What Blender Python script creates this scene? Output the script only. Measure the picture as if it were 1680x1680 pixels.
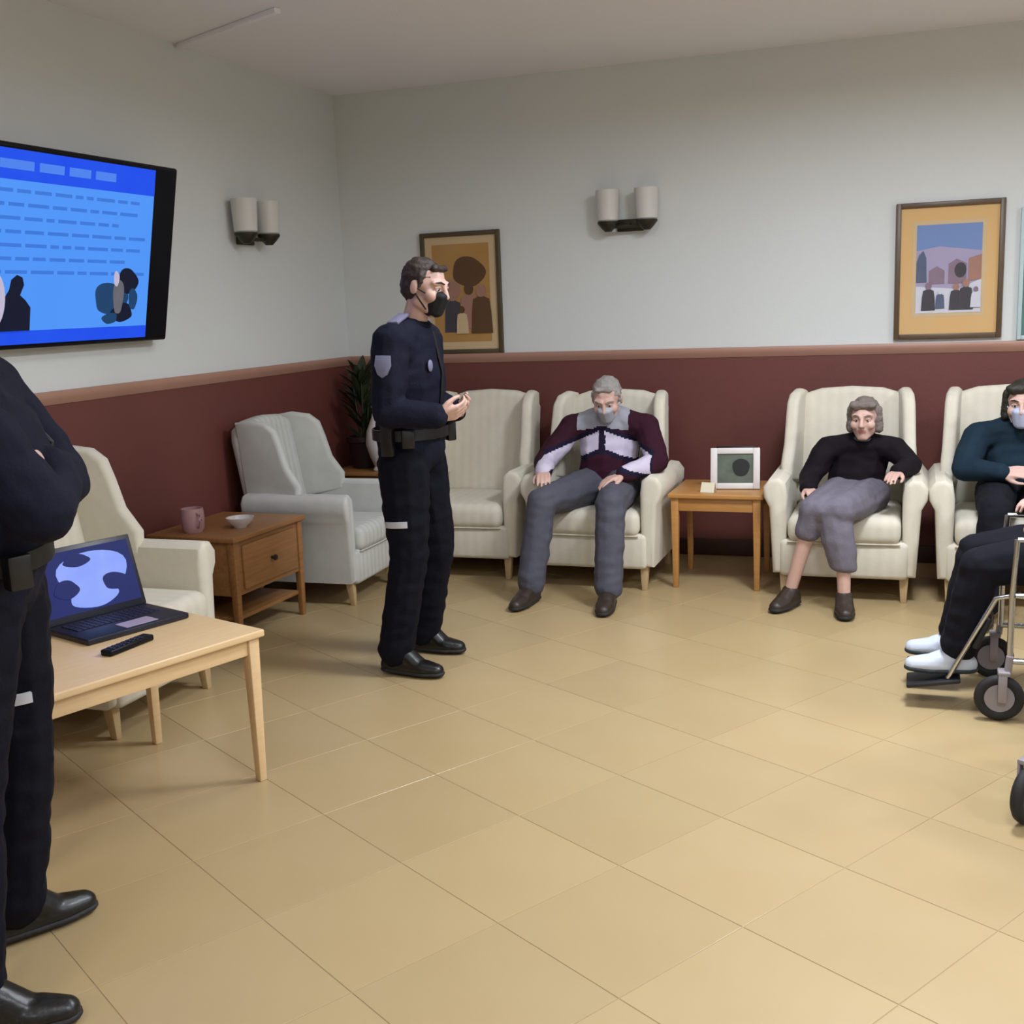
import bpy, bmesh, math, random
import numpy as np
from mathutils import Vector, Matrix, noise

random.seed(7)
for o in list(bpy.data.objects):
    bpy.data.objects.remove(o)
scene = bpy.context.scene
COL = scene.collection

# ------------------------------------------------------------------ camera
YAW, PITCH, ROLL, FPX = 0.345113, 0.180556, -0.0384715, 1858.445
cy, sy, cp, sp = math.cos(YAW), math.sin(YAW), math.cos(PITCH), math.sin(PITCH)
fw = Vector((-sy * cp, cy * cp, -sp))
rt = Vector((cy, sy, 0))
up = rt.cross(fw)
cr, sr = math.cos(ROLL), math.sin(ROLL)
r2 = rt * cr + up * sr
u2 = up * cr - rt * sr
cam_d = bpy.data.cameras.new('camera')
cam_d.sensor_width = 36
cam_d.lens = FPX / 1680 * 36
cam_d.clip_start = 0.05
cam = bpy.data.objects.new('camera', cam_d)
cam.matrix_world = Matrix(((r2.x, u2.x, -fw.x, 0), (r2.y, u2.y, -fw.y, 0), (r2.z, u2.z, -fw.z, 1.53), (0, 0, 0, 1)))
COL.objects.link(cam)
scene.camera = cam

# ------------------------------------------------------------------ world / exposure
world = bpy.data.worlds.new('world')
scene.world = world
world.use_nodes = True
world.node_tree.nodes['Background'].inputs[0].default_value = (0.8, 0.85, 1, 1)
world.node_tree.nodes['Background'].inputs[1].default_value = 0.05
vs = scene.view_settings
vs.view_transform = 'Standard'
vs.look = 'None'
vs.gamma = 1
vs.exposure = 0.16
vs.use_curve_mapping = False

# room extents (metres)
XL, XR, YB, YF, ZC, ZR = -3.507, 4.2, 6.711, -3.2, 2.869, 1.228

# ceiling luminaires: (x, y, watts)
LAMPS = [(0.1, 4.25, 70), (0.4, 1.6, 40), (-1.9, 0.2, 9), (2.7, 4.2, 58), (2.7, 1.6, 42), (0.4, -1.6, 40), (-1.9, -1.8, 9), (-1.4, 4.1, 12)]  # last panel is an added one, there to brighten the back wall
LAMP_SPREAD = 172
LAMP_COL = (0.92, 0.985, 1.09)

# ------------------------------------------------------------------ materials
def lin(c):
    out = []
    for v in c:
        v = v / 255.0
        out.append(v / 12.92 if v <= 0.04045 else ((v + 0.055) / 1.055) ** 2.4)
    return (*out, 1)

MATS = {}
def M(name, rgb, rough=0.6, var=0.12, scale=8.0, bump=0.0, bscale=60.0, metal=0.0, coat=0.0, emit=0.0, rgb2=None,
      stripe=0.0, sheen=0.0, objrand=0.0, trans=0.0, spec=0.5):
    m = bpy.data.materials.new(name)
    m.use_nodes = True
    nt = m.node_tree
    b = nt.nodes['Principled BSDF']
    b.inputs['Roughness'].default_value = rough
    b.inputs['Metallic'].default_value = metal
    b.inputs['Specular IOR Level'].default_value = spec
    b.inputs['Coat Weight'].default_value = coat
    b.inputs['Coat Roughness'].default_value = 0.15
    b.inputs['Sheen Weight'].default_value = sheen
    b.inputs['Transmission Weight'].default_value = trans
    tc = nt.nodes.new('ShaderNodeTexCoord')
    nz = nt.nodes.new('ShaderNodeTexNoise')
    nz.inputs['Scale'].default_value = scale
    nz.inputs['Detail'].default_value = 5
    nt.links.new(tc.outputs['Object'], nz.inputs['Vector'])
    mix = nt.nodes.new('ShaderNodeMix')
    mix.data_type = 'RGBA'
    c1 = lin(rgb)
    c2 = lin(rgb2) if rgb2 else tuple([x * (1 - var) for x in c1[:3]]) + (1,)
    mix.inputs[6].default_value = c1
    mix.inputs[7].default_value = c2
    nt.links.new(nz.outputs['Fac'], mix.inputs[0])
    col = mix.outputs[2]
    if stripe:
        wv = nt.nodes.new('ShaderNodeTexWave')
        wv.bands_direction = 'X'
        wv.inputs['Scale'].default_value = 5.5
        wv.inputs['Distortion'].default_value = 0.4
        nt.links.new(tc.outputs['Object'], wv.inputs['Vector'])
        m2 = nt.nodes.new('ShaderNodeMix')
        m2.data_type = 'RGBA'
        m2.blend_type = 'MULTIPLY'
        m2.inputs[0].default_value = stripe
        nt.links.new(col, m2.inputs[6])
        nt.links.new(wv.outputs['Color'], m2.inputs[7])
        col = m2.outputs[2]
    if objrand:
        oi = nt.nodes.new('ShaderNodeObjectInfo')
        hs = nt.nodes.new('ShaderNodeHueSaturation')
        mr = nt.nodes.new('ShaderNodeMapRange')
        mr.inputs['To Min'].default_value = 1 - objrand
        mr.inputs['To Max'].default_value = 1 + objrand
        nt.links.new(oi.outputs['Random'], mr.inputs['Value'])
        nt.links.new(mr.outputs[0], hs.inputs['Value'])
        nt.links.new(col, hs.inputs['Color'])
        col = hs.outputs['Color']
    if emit: b.inputs['Base Color'].default_value = (0.01, 0.01, 0.01, 1)
    else: nt.links.new(col, b.inputs['Base Color'])
    if emit:
        nt.links.new(col, b.inputs['Emission Color'])
        b.inputs['Emission Strength'].default_value = emit
    if bump:
        n2 = nt.nodes.new('ShaderNodeTexNoise')
        n2.inputs['Scale'].default_value = bscale
        n2.inputs['Detail'].default_value = 4
        nt.links.new(tc.outputs['Object'], n2.inputs['Vector'])
        bp = nt.nodes.new('ShaderNodeBump')
        bp.inputs['Strength'].default_value = bump
        bp.inputs['Distance'].default_value = 0.01
        nt.links.new(n2.outputs['Fac'], bp.inputs['Height'])
        nt.links.new(bp.outputs['Normal'], b.inputs['Normal'])
    MATS[name] = m
    return m

def grain(name, rgb, rgb2, rough=0.4, axis=(1, 12, 12)):
    m = M(name, rgb, rough, rgb2=rgb2, scale=6, coat=0.15)
    nt = m.node_tree
    nz = [n for n in nt.nodes if n.type == 'TEX_NOISE'][0]
    tc = [n for n in nt.nodes if n.type == 'TEX_COORD'][0]
    mp = nt.nodes.new('ShaderNodeMapping')
    mp.inputs['Scale'].default_value = axis
    nt.links.new(tc.outputs['Object'], mp.inputs['Vector'])
    nt.links.new(mp.outputs['Vector'], nz.inputs['Vector'])
    return m

M('wall', (216, 219, 217), 0.75, 0.05, 1.2, 0.08, 140)
M('wall_shell', (215, 216, 214), 0.8, 0.05, 1.2)
M('ceiling', (242, 241, 246), 0.85, 0.05, 2.0, 0.1, 90)
M('wainscot', (108, 58, 51), 0.5, 0.18, 2.5, 0.05, 70)
M('rail', (172, 130, 112), 0.45, 0.15, 5)
M('baseboard', (70, 40, 34), 0.5, 0.15, 5)
M('tile', (176, 155, 116), 0.36, rgb2=(170, 146, 104), scale=3.0, bump=0.05, bscale=9, coat=0.12, objrand=0.04)
M('grout', (167, 145, 108), 0.8, 0.1, 20)
M('upholstery', (216, 209, 192), 0.85, rgb2=(204, 197, 178), scale=22, bump=0.12, bscale=220, sheen=0.1, stripe=0.05)
M('upholstery_cool', (206, 205, 198), 0.85, rgb2=(184, 186, 180), scale=14, bump=0.12, bscale=220, sheen=0.1, stripe=0.14)
grain('oak', (230, 200, 156), (212, 178, 130), 0.38)
grain('oak_warm', (190, 140, 78), (164, 112, 58), 0.4)
grain('oak_brown', (168, 118, 68), (120, 80, 44), 0.45)
grain('leg_wood', (196, 172, 132), (170, 140, 98), 0.45, (12, 12, 1))
M('black_plastic', (10, 10, 16), 0.4, 0.2, 20, spec=0.2)
M('dark_plastic', (22, 24, 40), 0.4, 0.2, 20)
M('dark_bronze', (58, 54, 42), 0.45, 0.2, 20, metal=0.5)
M('frosted', (225, 222, 216), 0.5, 0.05, 10, trans=0.15)
M('frame_olive', (84, 70, 48), 0.4, 0.3, 15)
M('frame_brown', (96, 76, 56), 0.4, 0.3, 15)
M('mat_gold', (186, 146, 86), 0.7, rgb2=(164, 118, 60), scale=5)
M('mat_cream', (206, 180, 140), 0.7, 0.1, 5)
M('mat_orange', (216, 166, 108), 0.7, rgb2=(206, 176, 120), scale=4)
M('ink_brown', (98, 68, 40), 0.7, 0.3, 20)
M('ink_rose', (168, 124, 108), 0.7, 0.2, 20)
M('ink_dark', (70, 66, 74), 0.7, 0.3, 20)
M('ink_slate', (92, 102, 130), 0.7, 0.3, 20)
M('ink_white', (208, 208, 218), 0.7, 0.1, 20)
M('ink_mauve', (140, 118, 134), 0.7, 0.2, 20)
M('sky_blue', (92, 132, 188), 0.7, rgb2=(128, 140, 182), scale=4)
M('sky_mauve', (150, 146, 184), 0.7, rgb2=(176, 160, 180), scale=4)
M('teal_print', (60, 96, 92), 0.6, rgb2=(100, 140, 136), scale=6)
M('pale_print', (186, 206, 208), 0.6, 0.1, 6)
M('skin', (204, 166, 152), 0.5, 0.08, 30)
M('skin_lip', (168, 112, 106), 0.5, 0.08, 30)
M('skin_tan', (176, 134, 112), 0.5, 0.08, 30)
M('skin_tan_lip', (146, 96, 86), 0.5, 0.08, 30)
M('eye_white', (225, 222, 216), 0.3, 0.03, 30)
M('iris', (52, 44, 40), 0.2, 0.1, 30)
M('hair_brown', (50, 36, 28), 0.6, 0.4, 60, 0.4, 90)
M('hair_grey', (158, 152, 148), 0.7, 0.3, 60, 0.4, 90)
M('hair_ash', (122, 110, 104), 0.7, 0.3, 60, 0.4, 90)
M('hair_dark', (40, 36, 24), 0.6, 0.4, 60, 0.4, 90)
M('uniform', (23, 25, 42), 0.8, 0.35, 9, 0.2, 120, spec=0.15)
M('uniform_dark', (13, 14, 26), 0.8, 0.3, 9, 0.2, 120, spec=0.15)
M('boot', (14, 13, 14), 0.35, 0.3, 15, 0.1, 60)
M('belt_leather', (12, 12, 14), 0.4, 0.3, 15)
M('reflective', (190, 190, 196), 0.4, 0.1, 20)
M('patch', (120, 120, 146), 0.6, 0.2, 40)
M('mask_black', (16, 16, 20), 0.8, 0.2, 30)
M('mask_blue', (186, 192, 220), 0.8, 0.06, 30)
M('mask_grey', (168, 170, 180), 0.8, 0.06, 30)
M('sweater_maroon', (58, 26, 40), 0.85, 0.3, 12, 0.25, 200, spec=0.15)
M('sweater_navy', (34, 28, 52), 0.85, 0.3, 12, 0.25, 200, spec=0.15)
M('sweater_white', (204, 194, 214), 0.85, 0.08, 12, 0.25, 200)
M('sweater_grey', (156, 158, 168), 0.85, 0.1, 12, 0.25, 200)
M('trouser_grey', (78, 78, 90), 0.8, 0.25, 10, 0.2, 150)
M('shoe_brown', (52, 40, 34), 0.45, 0.3, 10)
M('cardigan', (26, 20, 26), 0.85, 0.3, 12, 0.2, 200, spec=0.15)
M('blouse', (70, 84, 88), 0.7, 0.2, 20)
M('skirt', (118, 112, 124), 0.85, rgb2=(92, 88, 100), scale=25, bump=0.2, bscale=150)
M('navy_knit', (22, 34, 54), 0.85, rgb2=(30, 50, 56), scale=7, bump=0.2, bscale=200, spec=0.15)
M('trouser_dark', (24, 24, 32), 0.85, 0.3, 10, spec=0.15)
M('sneaker', (200, 208, 222), 0.6, 0.1, 15)
M('sole_dark', (40, 50, 58), 0.6, 0.2, 15)
M('chrome', (200, 202, 206), 0.22, 0.05, 20, metal=1.0)
M('rubber', (30, 28, 30), 0.7, 0.2, 30)
M('wheel_grey', (150, 142, 146), 0.5, 0.1, 20)
M('vinyl_black', (24, 25, 30), 0.5, 0.2, 20)
M('white_plastic', (214, 208, 204), 0.45, 0.05, 20)
M('photo_dark', (44, 50, 46), 0.4, rgb2=(110, 120, 104), scale=14)
M('photo_black', (14, 16, 18), 0.4, 0.2, 10)
M('cream_card', (220, 212, 186), 0.7, 0.05, 10)
M('pink_china', (190, 150, 152), 0.35, 0.1, 12)
M('white_china', (214, 208, 204), 0.3, 0.05, 12)
M('leaf', (44, 56, 32), 0.5, 0.4, 12)
M('pot', (44, 24, 28), 0.5, 0.2, 12)
M('soil', (38, 28, 20), 0.9, 0.3, 40)
# screens (they give off light)
M('scr_body', (82, 156, 255), 0.4, rgb2=(76, 148, 250), scale=3, emit=0.85, spec=0.15)
M('scr_head', (16, 66, 238), 0.4, rgb2=(30, 92, 240), scale=4, emit=0.85, spec=0.15)
M('scr_headtext', (84, 140, 255), 0.4, 0.1, 4, emit=0.8, spec=0.15)
M('scr_text', (64, 132, 238), 0.4, 0.1, 14, emit=0.75, spec=0.15)
M('scr_navy', (8, 22, 60), 0.4, 0.3, 14, emit=0.5, spec=0.15)
M('scr_teal', (30, 84, 136), 0.4, 0.3, 14, emit=0.6, spec=0.15)
M('scr_tan', (130, 128, 140), 0.4, 0.3, 14, emit=0.6, spec=0.15)
M('scr_pink', (206, 196, 224), 0.4, 0.1, 14, emit=0.8, spec=0.15)
M('scr_off', (4, 5, 16), 0.4, 0.2, 5, spec=0.15)
M('lap_blue', (126, 152, 255), 0.4, rgb2=(160, 182, 255), scale=9, emit=0.85, spec=0.15)
M('lap_navy', (26, 40, 120), 0.5, 0.3, 12, emit=0.7, spec=0.15)
M('keys', (34, 34, 62), 0.5, 0.3, 60)
M('touchpad', (176, 160, 186), 0.3, 0.1, 10)  # pale colour paints in the light the pad reflects
M('lamp_frame', (225, 225, 222), 0.5, 0.03, 10)
M('lamp_glow', (255, 248, 236), 0.5, 0.02, 2, emit=2.0)

# ------------------------------------------------------------------ object helpers
def setp(o, label=None, cat=None, group=None, kind=None):
    if label: o['label'] = label
    if cat: o['category'] = cat
    if group: o['group'] = group
    if kind: o['kind'] = kind
    return o

def thing(name, label, cat, loc=(0, 0, 0), rz=0.0, group=None):
    o = bpy.data.objects.new(name, None)
    o.empty_display_size = 0.1
    COL.objects.link(o)
    o.location = loc
    o.rotation_euler = (0, 0, rz)
    return setp(o, label, cat, group)

def link(name, me, mats, parent=None, loc=None, rot=None):
    if isinstance(mats, str): mats = [mats]
    if not me.materials:
        for m in mats: me.materials.append(MATS[m])
    o = bpy.data.objects.new(name, me)
    COL.objects.link(o)
    if parent is not None: o.parent = parent
    if loc is not None: o.location = loc
    if rot is not None: o.rotation_euler = rot
    return o

def fin(bm, name, mats, parent=None, smooth=True, loc=None, rot=None, ang=40):
    bmesh.ops.recalc_face_normals(bm, faces=bm.faces[:])
    me = bpy.data.meshes.new(name)
    bm.to_mesh(me)
    bm.free()
    if smooth:
        me.shade_smooth()
        me.set_sharp_from_angle(angle=math.radians(ang))
    return link(name, me, mats, parent, loc, rot)

def box(bm, c, s, bev=0.0, seg=2, rot=None):
    t = bmesh.new()
    bmesh.ops.create_cube(t, size=1)
    bmesh.ops.scale(t, vec=s, verts=t.verts)
    if bev: bmesh.ops.bevel(t, geom=t.edges[:], offset=bev, segments=seg, profile=0.5, affect='EDGES')
    m = Matrix.Translation(c)
    if rot is not None: m = m @ rot
    bmesh.ops.transform(t, matrix=m, verts=t.verts)
    merge(bm, t)

def merge(bm, t):
    me = bpy.data.meshes.new('tmp')
    t.to_mesh(me)
    t.free()
    bm.from_mesh(me)
    bpy.data.meshes.remove(me)

def prism(bm, pts, axis, a, b, bev=0.0, seg=2, mat=None):
    """pts: outline in the plane normal to axis; extruded from a to b along it"""
    t = bmesh.new()
    def P(p, w):
        if axis == 'x': return (w, p[0], p[1])
        if axis == 'y': return (p[0], w, p[1])
        return (p[0], p[1], w)
    v0 = [t.verts.new(P(p, a)) for p in pts]
    v1 = [t.verts.new(P(p, b)) for p in pts]
    n = len(pts)
    t.faces.new(v0); t.faces.new(v1[::-1])
    for i in range(n): t.faces.new((v0[i], v0[(i + 1) % n], v1[(i + 1) % n], v1[i]))
    bmesh.ops.recalc_face_normals(t, faces=t.faces[:])
    if bev:
        rim = [e for e in t.edges if len(e.link_faces) == 2 and any(len(f.verts) == n and n > 4 or f in t.faces[:2] for f in e.link_faces)]
        bmesh.ops.bevel(t, geom=rim, offset=bev, segments=seg, profile=0.5, affect='EDGES')
    if mat is not None: bmesh.ops.transform(t, matrix=mat, verts=t.verts)
    merge(bm, t)

def tube(bm, pts, r, n=10, caps=True):
    pts = [Vector(p) for p in pts]
    rs = r if isinstance(r, (list, tuple)) else [r] * len(pts)
    rings = []
    ref = None
    for i, p in enumerate(pts):
        d = (pts[min(i + 1, len(pts) - 1)] - pts[max(i - 1, 0)]).normalized()
        if ref is None:
            ref = Vector((0, 0, 1)) if abs(d.z) < 0.9 else Vector((1, 0, 0))
        a = d.cross(ref).normalized()
        b = d.cross(a).normalized()
        ref = -b if False else ref
        rings.append([bm.verts.new(p + (a * math.cos(2 * math.pi * k / n) + b * math.sin(2 * math.pi * k / n)) * rs[i]) for k in range(n)])
    for i in range(len(rings) - 1):
        for k in range(n):
            bm.faces.new((rings[i][k], rings[i][(k + 1) % n], rings[i + 1][(k + 1) % n], rings[i + 1][k]))
    if caps:
        bm.faces.new(rings[0][::-1]); bm.faces.new(rings[-1])

def ring(bm, c, axis, R, r, n=32, k=8):
    """torus"""
    axis = Vector(axis).normalized()
    a = axis.orthogonal().normalized()
    b = axis.cross(a)
    rings = []
    for i in range(n):
        t = 2 * math.pi * i / n
        d = a * math.cos(t) + b * math.sin(t)
        rings.append([bm.verts.new(Vector(c) + d * (R + r * math.cos(2 * math.pi * j / k)) + axis * (r * math.sin(2 * math.pi * j / k))) for j in range(k)])
    for i in range(n):
        for j in range(k):
            bm.faces.new((rings[i][j], rings[(i + 1) % n][j], rings[(i + 1) % n][(j + 1) % k], rings[i][(j + 1) % k]))

def lathe(bm, prof, n=24, c=(0, 0, 0)):
    rings = []
    for r, z in prof:
        rings.append([bm.verts.new((c[0] + r * math.cos(2 * math.pi * k / n), c[1] + r * math.sin(2 * math.pi * k / n), c[2] + z)) for k in range(n)])
    for i in range(len(rings) - 1):
        for k in range(n):
            bm.faces.new((rings[i][k], rings[i][(k + 1) % n], rings[i + 1][(k + 1) % n], rings[i + 1][k]))
    if prof[0][0] > 1e-6: bm.faces.new(rings[0][::-1])
    if prof[-1][0] > 1e-6: bm.faces.new(rings[-1])
    bmesh.ops.remove_doubles(bm, verts=bm.verts[:], dist=1e-6)

def taper(bm, c, h, w0, w1, bev=0.0, off=(0, 0)):
    """square leg: width w0 at floor, w1 at height h; floor end shifted by off"""
    t = bmesh.new()
    v = []
    for z, w, o in ((0, w0, off), (h, w1, (0, 0))):
        v.append([t.verts.new((c[0] + o[0] + sx * w / 2, c[1] + o[1] + s_y * w / 2, c[2] + z)) for sx, s_y in ((-1, -1), (1, -1), (1, 1), (-1, 1))])
    t.faces.new(v[0][::-1]); t.faces.new(v[1])
    for i in range(4): t.faces.new((v[0][i], v[0][(i + 1) % 4], v[1][(i + 1) % 4], v[1][i]))
    if bev: bmesh.ops.bevel(t, geom=t.edges[:], offset=bev, segments=2, profile=0.5, affect='EDGES')
    merge(bm, t)

def copy_tree(o, parent=None):
    c = o.copy()
    COL.objects.link(c)
    c.parent = parent
    for ch in o.children: copy_tree(ch, c)
    return c

def quick(name, mat, parent, fn, smooth=True, **kw):
    bm = bmesh.new()
    fn(bm)
    return fin(bm, name, mat, parent, smooth, **kw)

# ------------------------------------------------------------------ the room
def slab(name, x0, x1, y0, y1, z0, z1, mat, parent=None, bev=0.0):
    o = quick(name, mat, parent, lambda b: box(b, ((x0 + x1) / 2, (y0 + y1) / 2, (z0 + z1) / 2), (x1 - x0, y1 - y0, z1 - z0), bev), smooth=bool(bev))
    if parent is None: setp(o, kind='structure')
    return o

T = 0.12
floor = slab('floor', XL - T, XR + T, YF - T, YB + T, -0.12, -0.0014, 'grout')
slab('ceiling', XL - T, XR + T, YF - T, YB + T, ZC, ZC + 0.12, 'ceiling')
wl = slab('wall_left', XL - T, XL, YF - T, YB + T, -0.0014, ZC, 'wall')
wb = slab('wall_back', XL, XR, YB, YB + T, -0.0014, ZC, 'wall')
slab('wall_right', XR, XR + T, YF - T, YB + T, -0.0014, ZC, 'wall_shell')
slab('wall_front', XL, XR, YF - T, YF, -0.0014, ZC, 'wall_shell')
slab('wainscot', XL, XL + 0.012, YF, YB, 0, ZR - 0.03, 'wainscot', wl)
slab('wainscot', XL + 0.012, XR, YB - 0.012, YB, 0, ZR - 0.03, 'wainscot', wb)
def rail_profile(): return [(0, -0.045), (0.016, -0.045), (0.03, -0.02), (0.034, 0.0), (0.028, 0.012), (0, 0.012)]
o = quick('trim_1', 'rail', None, lambda b: prism(b, [(XL + u, ZR + v) for u, v in rail_profile()], 'y', YF, YB - 0.034)); setp(o, kind='structure')
o = quick('trim_2', 'rail', None, lambda b: prism(b, [(YB - u, ZR + v) for u, v in rail_profile()], 'x', XL, XR)); setp(o, kind='structure')
slab('baseboard_left', XL + 0.012, XL + 0.026, YF, YB - 0.026, 0, 0.10, 'baseboard', bev=0.004)
slab('baseboard_back', XL + 0.012, XR, YB - 0.026, YB - 0.012, 0, 0.10, 'baseboard', bev=0.004)
# faint batten that crosses the ceiling near the left wall
o = quick('trim_3', 'ceiling', None, lambda b: box(b, (-3.10, 4.9, ZC - 0.012), (0.86, 0.035, 0.024), 0.004, rot=Matrix.Rotation(math.radians(-25), 4, 'Z')))
setp(o, kind='structure')

# floor tiles laid diagonally
TS, GAP, TA = 0.43, 0.0032, math.radians(59)
ea = Vector((math.cos(TA), math.sin(TA)))          # along the 59 degree joints
eb = Vector((math.cos(TA - math.pi / 2), math.sin(TA - math.pi / 2)))
def clip_poly(poly, x0, x1, y0, y1):
    for ax, lim, sg in ((0, x0, 1), (0, x1, -1), (1, y0, 1), (1, y1, -1)):
        out = []
        for i in range(len(poly)):
            p, q = poly[i], poly[(i + 1) % len(poly)]
            ip, iq = sg * (p[ax] - lim) >= 0, sg * (q[ax] - lim) >= 0
            if ip: out.append(p)
            if ip != iq:
                t = (lim - p[ax]) / (q[ax] - p[ax])
                out.append((p[0] + (q[0] - p[0]) * t, p[1] + (q[1] - p[1]) * t))
        poly = out
        if not poly: return poly
    return poly
def tile_bm(bm, poly):
    n = len(poly)
    cx = sum(p[0] for p in poly) / n; cyy = sum(p[1] for p in poly) / n
    lo = [bm.verts.new((p[0], p[1], -0.0014)) for p in poly]
    mid = [bm.verts.new((p[0], p[1], -0.0006)) for p in poly]
    hi = []
    for p in poly:
        d = Vector((cx - p[0], cyy - p[1]))
        k = min(0.0010 / max(d.length, 1e-4), 0.3)
        hi.append(bm.verts.new((p[0] + d.x * k, p[1] + d.y * k, 0)))
    bm.faces.new(hi)
    for a, b in ((lo, mid), (mid, hi)):
        for i in range(n): bm.faces.new((a[i], a[(i + 1) % n], b[(i + 1) % n], b[i]))
h = TS / 2 - GAP / 2
full = [(ea * a + eb * b)[:] for a, b in ((-h, -h), (h, -h), (h, h), (-h, h))]
tb = bmesh.new(); tile_bm(tb, full)
bmesh.ops.recalc_face_normals(tb, faces=tb.faces[:])
tile_me = bpy.data.meshes.new('floor_tile'); tb.to_mesh(tile_me); tb.free(); tile_me.materials.append(MATS['tile'])
n31 = Vector((math.sin(math.radians(31)), math.cos(math.radians(31))))
tiles = []
for i in range(-40, 40):
    for j in range(-40, 40):
        # joints: n31.p = 1.60 + k*TS ; (normal of the 59 family).p = 2.51 + k*TS
        s = 1.60 + (i + 0.5) * TS
        t = 2.51 + (j + 0.5) * TS
        n59 = Vector((-math.sin(TA), math.cos(TA)))
        c = n31 * s + n59 * t
        poly = [(c.x + p[0], c.y + p[1]) for p in full]
        cl = clip_poly(poly, XL + 0.012, XR, YF, YB - 0.012)
        if len(cl) < 3: continue
        ar = abs(sum(cl[k][0] * cl[(k + 1) % len(cl)][1] - cl[(k + 1) % len(cl)][0] * cl[k][1] for k in range(len(cl)))) / 2
        if ar < 0.002: continue
        d = Vector((c.x, c.y, -1.53))
        w = d.dot(fw)
        px = d.dot(r2) / max(w, 0.01) * FPX; py = -d.dot(u2) / max(w, 0.01) * FPX
        vis = w > 0.3 and abs(px) < 1000 and abs(py) < 1000
        tiles.append((0 if vis else 1, d.length, c, cl, ar > TS * TS * 0.97 * 0.97))
tiles.sort(key=lambda t: t[:2])
rest = bmesh.new()
for k, (nv, dist, c, cl, whole) in enumerate(tiles):
    if k < 296 and nv == 0:
        if whole:
            o = bpy.data.objects.new('tile', tile_me); COL.objects.link(o); o.parent = floor; o.location = (c.x, c.y, 0)
        else:
            b = bmesh.new(); tile_bm(b, [(p[0] - c.x, p[1] - c.y) for p in cl]); fin(b, 'tile', 'tile', floor, False, loc=(c.x, c.y, 0))
    else:
        tile_bm(rest, cl)
setp(fin(rest, 'tile_field', 'tile', floor, False), kind='stuff')

# ceiling luminaires
for i, (lx, ly, wt) in enumerate(LAMPS):
    where = ['over the middle of the lounge', 'just in front of the seating circle', 'beside the television wall', 'over the right side of the lounge', 'over the right front of the lounge', 'at the back of the room behind the viewer', 'in the rear corner beside the television wall', 'added above the standing officer to brighten the back wall'][i]
    t = thing('ceiling_light', 'white square ceiling light panel ' + where, 'ceiling light', (lx, ly, ZC), group='ceiling light panels')
    def fr(b):
        for s in (-1, 1):
            box(b, (s * 0.31, 0, -0.02), (0.04, 0.66, 0.04), 0.004)
            box(b, (0, s * 0.31, -0.02), (0.58, 0.04, 0.04), 0.004)
    quick('frame', 'lamp_frame', t, fr)
    quick('diffuser', 'lamp_glow', t, lambda b: box(b, (0, 0, -0.012), (0.58, 0.58, 0.016)))
    ld = bpy.data.lights.new('panel_light', 'AREA')
    ld.shape = 'SQUARE'; ld.size = 0.56; ld.energy = wt; ld.color = LAMP_COL; ld.spread = math.radians(LAMP_SPREAD)
    lo = bpy.data.objects.new('panel_light', ld); COL.objects.link(lo); lo.parent = t; lo.location = (0, 0, -0.03)

# ------------------------------------------------------------------ wing armchairs
def wing_chair():
    t = thing('wing_armchair', 'x', 'armchair', group='cream wing armchairs around the lounge')
    F = 'upholstery'
    quick('base', F, t, lambda b: box(b, (0, -0.03, 0.215), (0.62, 0.66, 0.19), 0.025, 3))
    def cush(b):
        box(b, (0, -0.10, 0.365), (0.545, 0.57, 0.14), 0.05, 5)
        for v in b.verts:                                   # crowned top
            k = max(0, 1 - (v.co.x / 0.27) ** 2) * max(0, 1 - ((v.co.y + 0.10) / 0.29) ** 2)
            if v.co.z > 0.38: v.co.z += 0.02 * k
    quick('seat_cushion', F, t, cush)
    def back(b):
        prof = [(-0.29, 0.0), (0.29, 0.0), (0.295, 0.54), (0.27, 0.60), (0.16, 0.635), (0, 0.645), (-0.16, 0.635), (-0.27, 0.60), (-0.295, 0.54)]
        prism(b, prof, 'y', -0.07, 0.07, 0.045, 4, Matrix.Translation((0, 0.235, 0.39)) @ Matrix.Rotation(math.radians(-9), 4, 'X'))
    quick('backrest', F, t, back)
    for s in (-1, 1):
        def wing(b):
            prof = [(0.30, 0.50), (-0.04, 0.56), (-0.045, 0.66), (0.025, 0.76), (0.06, 0.88), (0.09, 0.965), (0.15, 1.01), (0.26, 1.025), (0.35, 1.01)]
            prism(b, prof, 'x', -0.033, 0.033, 0.025, 4, Matrix.Translation((s * 0.305, 0, 0)) @ Matrix.Rotation(s * math.radians(7), 4, 'Z'))
        quick('wing', F, t, wing)
        def arm(b):
            prof = [(s * 0.285, 0.13), (s * 0.345, 0.13), (s * 0.355, 0.30), (s * 0.365, 0.47), (s * 0.392, 0.52), (s * 0.395, 0.575), (s * 0.365, 0.615), (s * 0.32, 0.622), (s * 0.285, 0.595), (s * 0.275, 0.53), (s * 0.278, 0.30)]
            prism(b, prof, 'y', -0.345, 0.30, 0.022, 3)
        quick('arm', F, t, arm)
        for fy, off in ((-0.30, (0, -0.012)), (0.25, (0, 0.05))):
            quick('leg', 'leg_wood', t, lambda b: taper(b, (s * 0.29, fy, 0), 0.13, 0.028, 0.045, 0.003, off))
    # piped seam on the front of the base
    quick('piping', F, t, lambda b: tube(b, [(-0.27, -0.366, 0.303), (0, -0.370, 0.301), (0.27, -0.366, 0.303)], 0.005, 8))
    return t

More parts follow.
